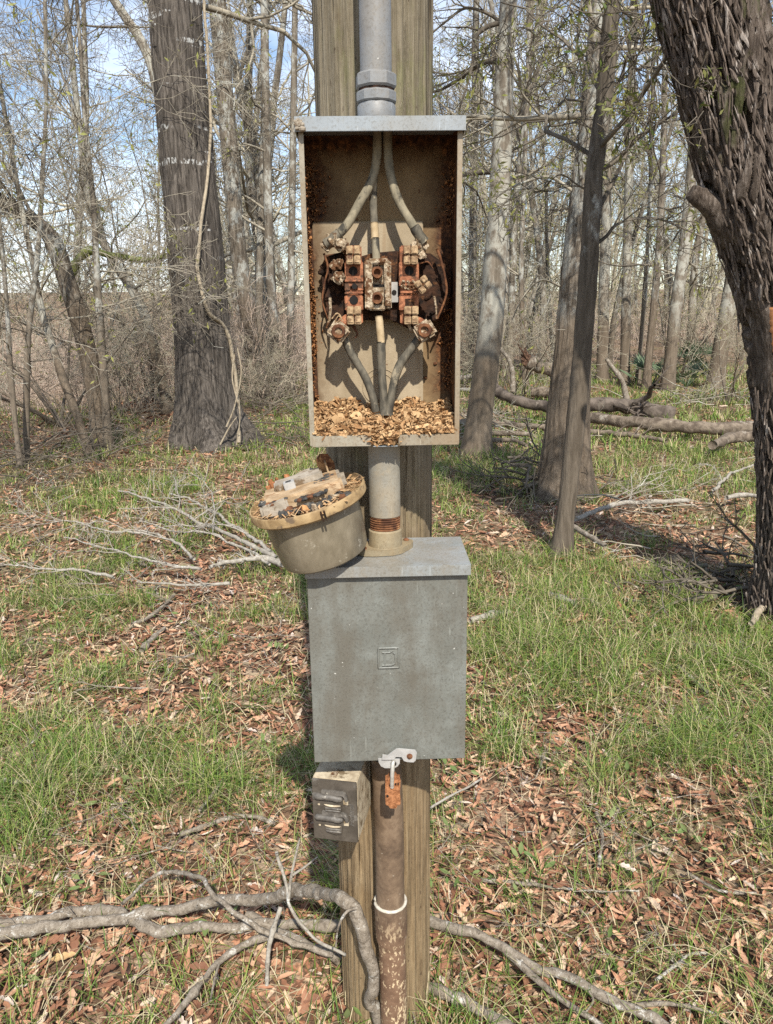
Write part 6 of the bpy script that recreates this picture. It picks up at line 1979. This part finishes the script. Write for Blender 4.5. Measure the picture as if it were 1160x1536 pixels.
# logs on the right
LOGS = [
    ([(735, 566, 11.2), (742, 582, 11.0), (756, 594, 10.8), (791, 604, 10.6), (832, 611, 10.4), (893, 607, 10.4), (941, 610, 10.4), (974, 617, 10.4), (1008, 622, 10.4)], 13, 26, M_LOGD, 'dark crooked log lying furthest back beyond the thick trunk', .5),
    ([(884, 627), (974, 636), (1055, 642), (1126, 643), (1180, 645)], 17, 22, M_LOG, 'long smooth fallen log running to the shaggy tree', .25),
    ([(878, 646), (953, 654), (1000, 661)], 10, 6, M_LOG, 'thin pole-like log in front of the long smooth log', .25),
    ([(1068, 668), (1099, 657), (1140, 655)], 13, 18, M_LOG, 'short pale log butting against the shaggy tree', .2),
    ([(799, 588), (836, 590)], 15, 14, M_LOG, 'short sawn log piece left of the thick brown trunk', .2),
    ([(690, 634), (760, 636), (830, 642)], 8, 9, M_LOG, 'straight grey log between the lichen tree and thick trunk', .25),
    ([(725, 650), (765, 650), (798, 652)], 8, 7, M_LOG, 'short log lying under the straight grey log', .25),
    ([(722, 662), (765, 660), (790, 668)], 7, 6, M_LOG, 'curved stick lowest in the log heap by the lichen tree', .3),
    ([(640, 578), (680, 570), (712, 564)], 9, 8, M_WHITE, 'pale log end just right of the meter box', .2),
    ([(640, 592), (672, 584), (712, 586)], 7, 6, M_WHITE, 'pale thin log below the log end right of the meter box', .2),
    ([(747, 520, 11.8), (763, 538, 11.8), (769, 562, 11.8), (769, 588, 11.8)], 5, 8, M_DEAD, 'bent dead stick standing right of the lichen tree', .2),
    ([(909, 538, 11.6), (922, 555, 11.6), (935, 575, 11.6), (941, 606, 11.6)], 5, 9, M_DEAD, 'snapped dead branch standing on the dark crooked log', .2),
    ([(864, 779), (900, 763), (949, 753), (1035, 753)], 7, 7, M_WHITE, 'lichen-white stick on the leaves right of the slim dark tree', .3),
    ([(852, 786), (880, 802), (909, 820)], 8, 8, M_DEAD, 'brown stick beside the foot of the slim dark tree', .3),
    ([(1071, 735), (1099, 710), (1130, 698)], 5, 3, M_WHITE, 'bleached forked twig left of the shaggy tree', .2),
    ([(1090, 746), (1118, 742), (1150, 748)], 8, 8, M_WHITE, 'whitish lichen log piece by the shaggy tree', .5),
]
for k, (pts, w0, w1, m, lab, j) in enumerate(LOGS):
    stick('fallen_log' if w0 > 7 else 'fallen_stick', lab, 'log' if w0 > 7 else 'stick', pts, w0 * .98, w1 * .98, m, .17 if w0 > 12 else .1, knots=.1, n=50, sides=14, jit=j, jf=6, seed=90 + k, twigs=3 if k in (0, 2, 14, 12) else 0)

def broken_stump():
    Y = 12.4
    b = gnd(838, 606)
    t = thing('broken_limb', 'rotten limb with a torn reddish end above the fallen logs', 'limb', (float(at(838, 600, Y)[0]), Y, 0.0))
    P = smooth_path([at(846, 600, Y), at(838, 572, Y), at(826, 556, Y), at(808, 548, Y), at(792, 541, Y)], 40)
    MB().tube(P, np.linspace(.07, .12, 40), 14, True, .4, 4, 7).build('limb', M_LOG, t, True)
    m = MB()
    rng = random.Random(3)
    for k in range(11):
        a = at(792 + rng.uniform(-6, 6), 541 + rng.uniform(-7, 7), Y - .05)
        bq = at(780 + rng.uniform(-5, 12), 530 + rng.uniform(-18, 14), Y - .05 + rng.uniform(-.1, .1))
        m.tube(smooth_path([at(800, 545, Y), a, bq], 8), np.linspace(.06, .008, 8), 6, True, .4, k, 12)
    m.build('torn_end', M_RED, t, 60)
broken_stump()

# brush piles
def brush_pile(label, px, py, spread_px, n, L, mat, seed, up=.35, rr=(.006, .016), rm=.0028):
    rng = np.random.default_rng(seed)
    out = {}
    for k in range(n):
        a = px + rng.normal(0, spread_px[0])
        b = py + rng.normal(0, spread_px[1])
        p = gnd(a, b)
        p[2] = gz(p[0], p[1]) + abs(rng.normal(0, up * .5))
        az = rng.normal(0, .5) + (PI if rng.random() < .5 else 0)
        d = np.array([math.cos(az), math.sin(az), rng.normal(.08, .22)])
        ramify(rng, p, d / np.linalg.norm(d), rng.uniform(.4, 1) * L, rng.uniform(*rr), 2, 4, out, (3, 3, 2), rm, trop=-.02)
    v, f = twig_mesh(out, 4)
    v[:, 2] = np.maximum(v[:, 2], gz(v[:, 0], v[:, 1]) + .005)
    o = mesh_obj('brush_pile', v, f, mat, None, True)
    tag(o, label, 'brush pile', kind='stuff')
brush_pile('tangled pile of grey sticks at the left edge', 40, 700, (75, 14), 70, 1.4, M_TWIGD, 5, .35, (.004, .011), .002)
brush_pile('tangle of thin grey twigs round the foot of the broad trunk', 370, 664, (45, 10), 26, 1.0, M_TWIGD, 6, .35, (.004, .01), .002)
brush_pile('thin twigs lying right of the broad trunk, behind the meter', 430, 622, (36, 10), 30, 1.2, M_TWIGD, 7, .35, (.004, .01), .002)
brush_pile('small heap of grey twigs at the foot of the thick brown trunk', 792, 738, (24, 9), 34, .6, M_TWIGD, 8, .25)
brush_pile('scattered brush round the logs by the lichen tree', 740, 652, (60, 12), 40, .9, M_TWIG, 9, .2, (.004, .011), .002)
brush_pile('pale brush lying behind the logs near the shaggy tree', 1070, 605, (55, 8), 34, 1.2, M_TWIG, 10, .25, (.004, .011), .002)
brush_pile('dark brush at the foot of the shaggy tree', 1085, 890, (40, 24), 40, .5, M_TWIGD, 11, .2)
brush_pile('loose twigs strewn along the grass right of the slim tree', 980, 770, (110, 30), 36, .6, M_TWIG, 12, .1, (.003, .008), .0016)
brush_pile('loose twigs strewn over the leaves left of the pole', 230, 900, (160, 70), 60, .4, M_DEAD, 13, .06, (.002, .006), .0014)
brush_pile('loose twigs strewn over the leaves right of the pole', 900, 1250, (180, 150), 46, .28, M_DEAD, 14, .05, (.0012, .0032), .0008)
brush_pile('fine twigs strewn through the grass left of the twin breaker', 230, 1250, (150, 120), 40, .28, M_DEAD, 15, .05, (.0012, .0032), .0008)

# palmettos
def palmetto(px, py, Y, s, label, seed):
    rng = np.random.default_rng(seed)
    g = at(px, py, Y)
    b = (float(g[0]), Y, float(gz(g[0], Y)))
    t = thing('palmetto', label, 'palmetto', b, 'palmettos behind the logs')
    m = simple('palmetto_leaf_%d' % seed, (0.075, 0.115, 0.06), (0.15, 0.2, 0.115), 8, 0.5, 0.0, transl=.2)
    for k in range(9):
        az, el = rng.uniform(0, 2 * PI), rng.uniform(.5, 1.35)
        d = np.array([math.cos(az) * math.cos(el), math.sin(az) * math.cos(el), math.sin(el)])
        tip = np.array(b) + d * s * rng.uniform(.5, .9)
        st = MB().tube([np.array(b), (np.array(b) + tip) / 2 + [0, 0, .03], tip], [.009, .007, .005], 5, True).build('stalk', m, t)
        side = np.cross(d, [0, 0, 1]); side /= np.linalg.norm(side) + 1e-9
        mb = MB()
        for j in np.linspace(-1.25, 1.25, 13):
            dd = d * math.cos(j) + side * math.sin(j) + np.array([0, 0, -.12])
            L = s * .62 * (1 - .18 * abs(j))
            nn = np.cross(dd, d + [0, 0, .2]); nn = np.cross(dd, side) * .2 + np.cross(dd, np.cross(d, side)) 
            nn /= np.linalg.norm(nn) + 1e-9
            w = .018 * s / .6
            e = tip + dd * L + np.array([0, 0, -.06 * L])
            mm = tip + dd * L * .5
            mb.add([tip, mm - nn * w, e, mm + nn * w], [(0, 1, 2, 3)])
        mb.build('fan_leaf', m, t)
palmetto(975, 590, 14.4, .6, 'blue-green palmetto right behind the long fallen log', 1)
palmetto(1042, 570, 16.5, .7, 'dark palmetto left of the flood-banded leaning trunk', 2)
palmetto(1030, 578, 14.6, .55, 'small low palmetto between the two larger ones', 3)
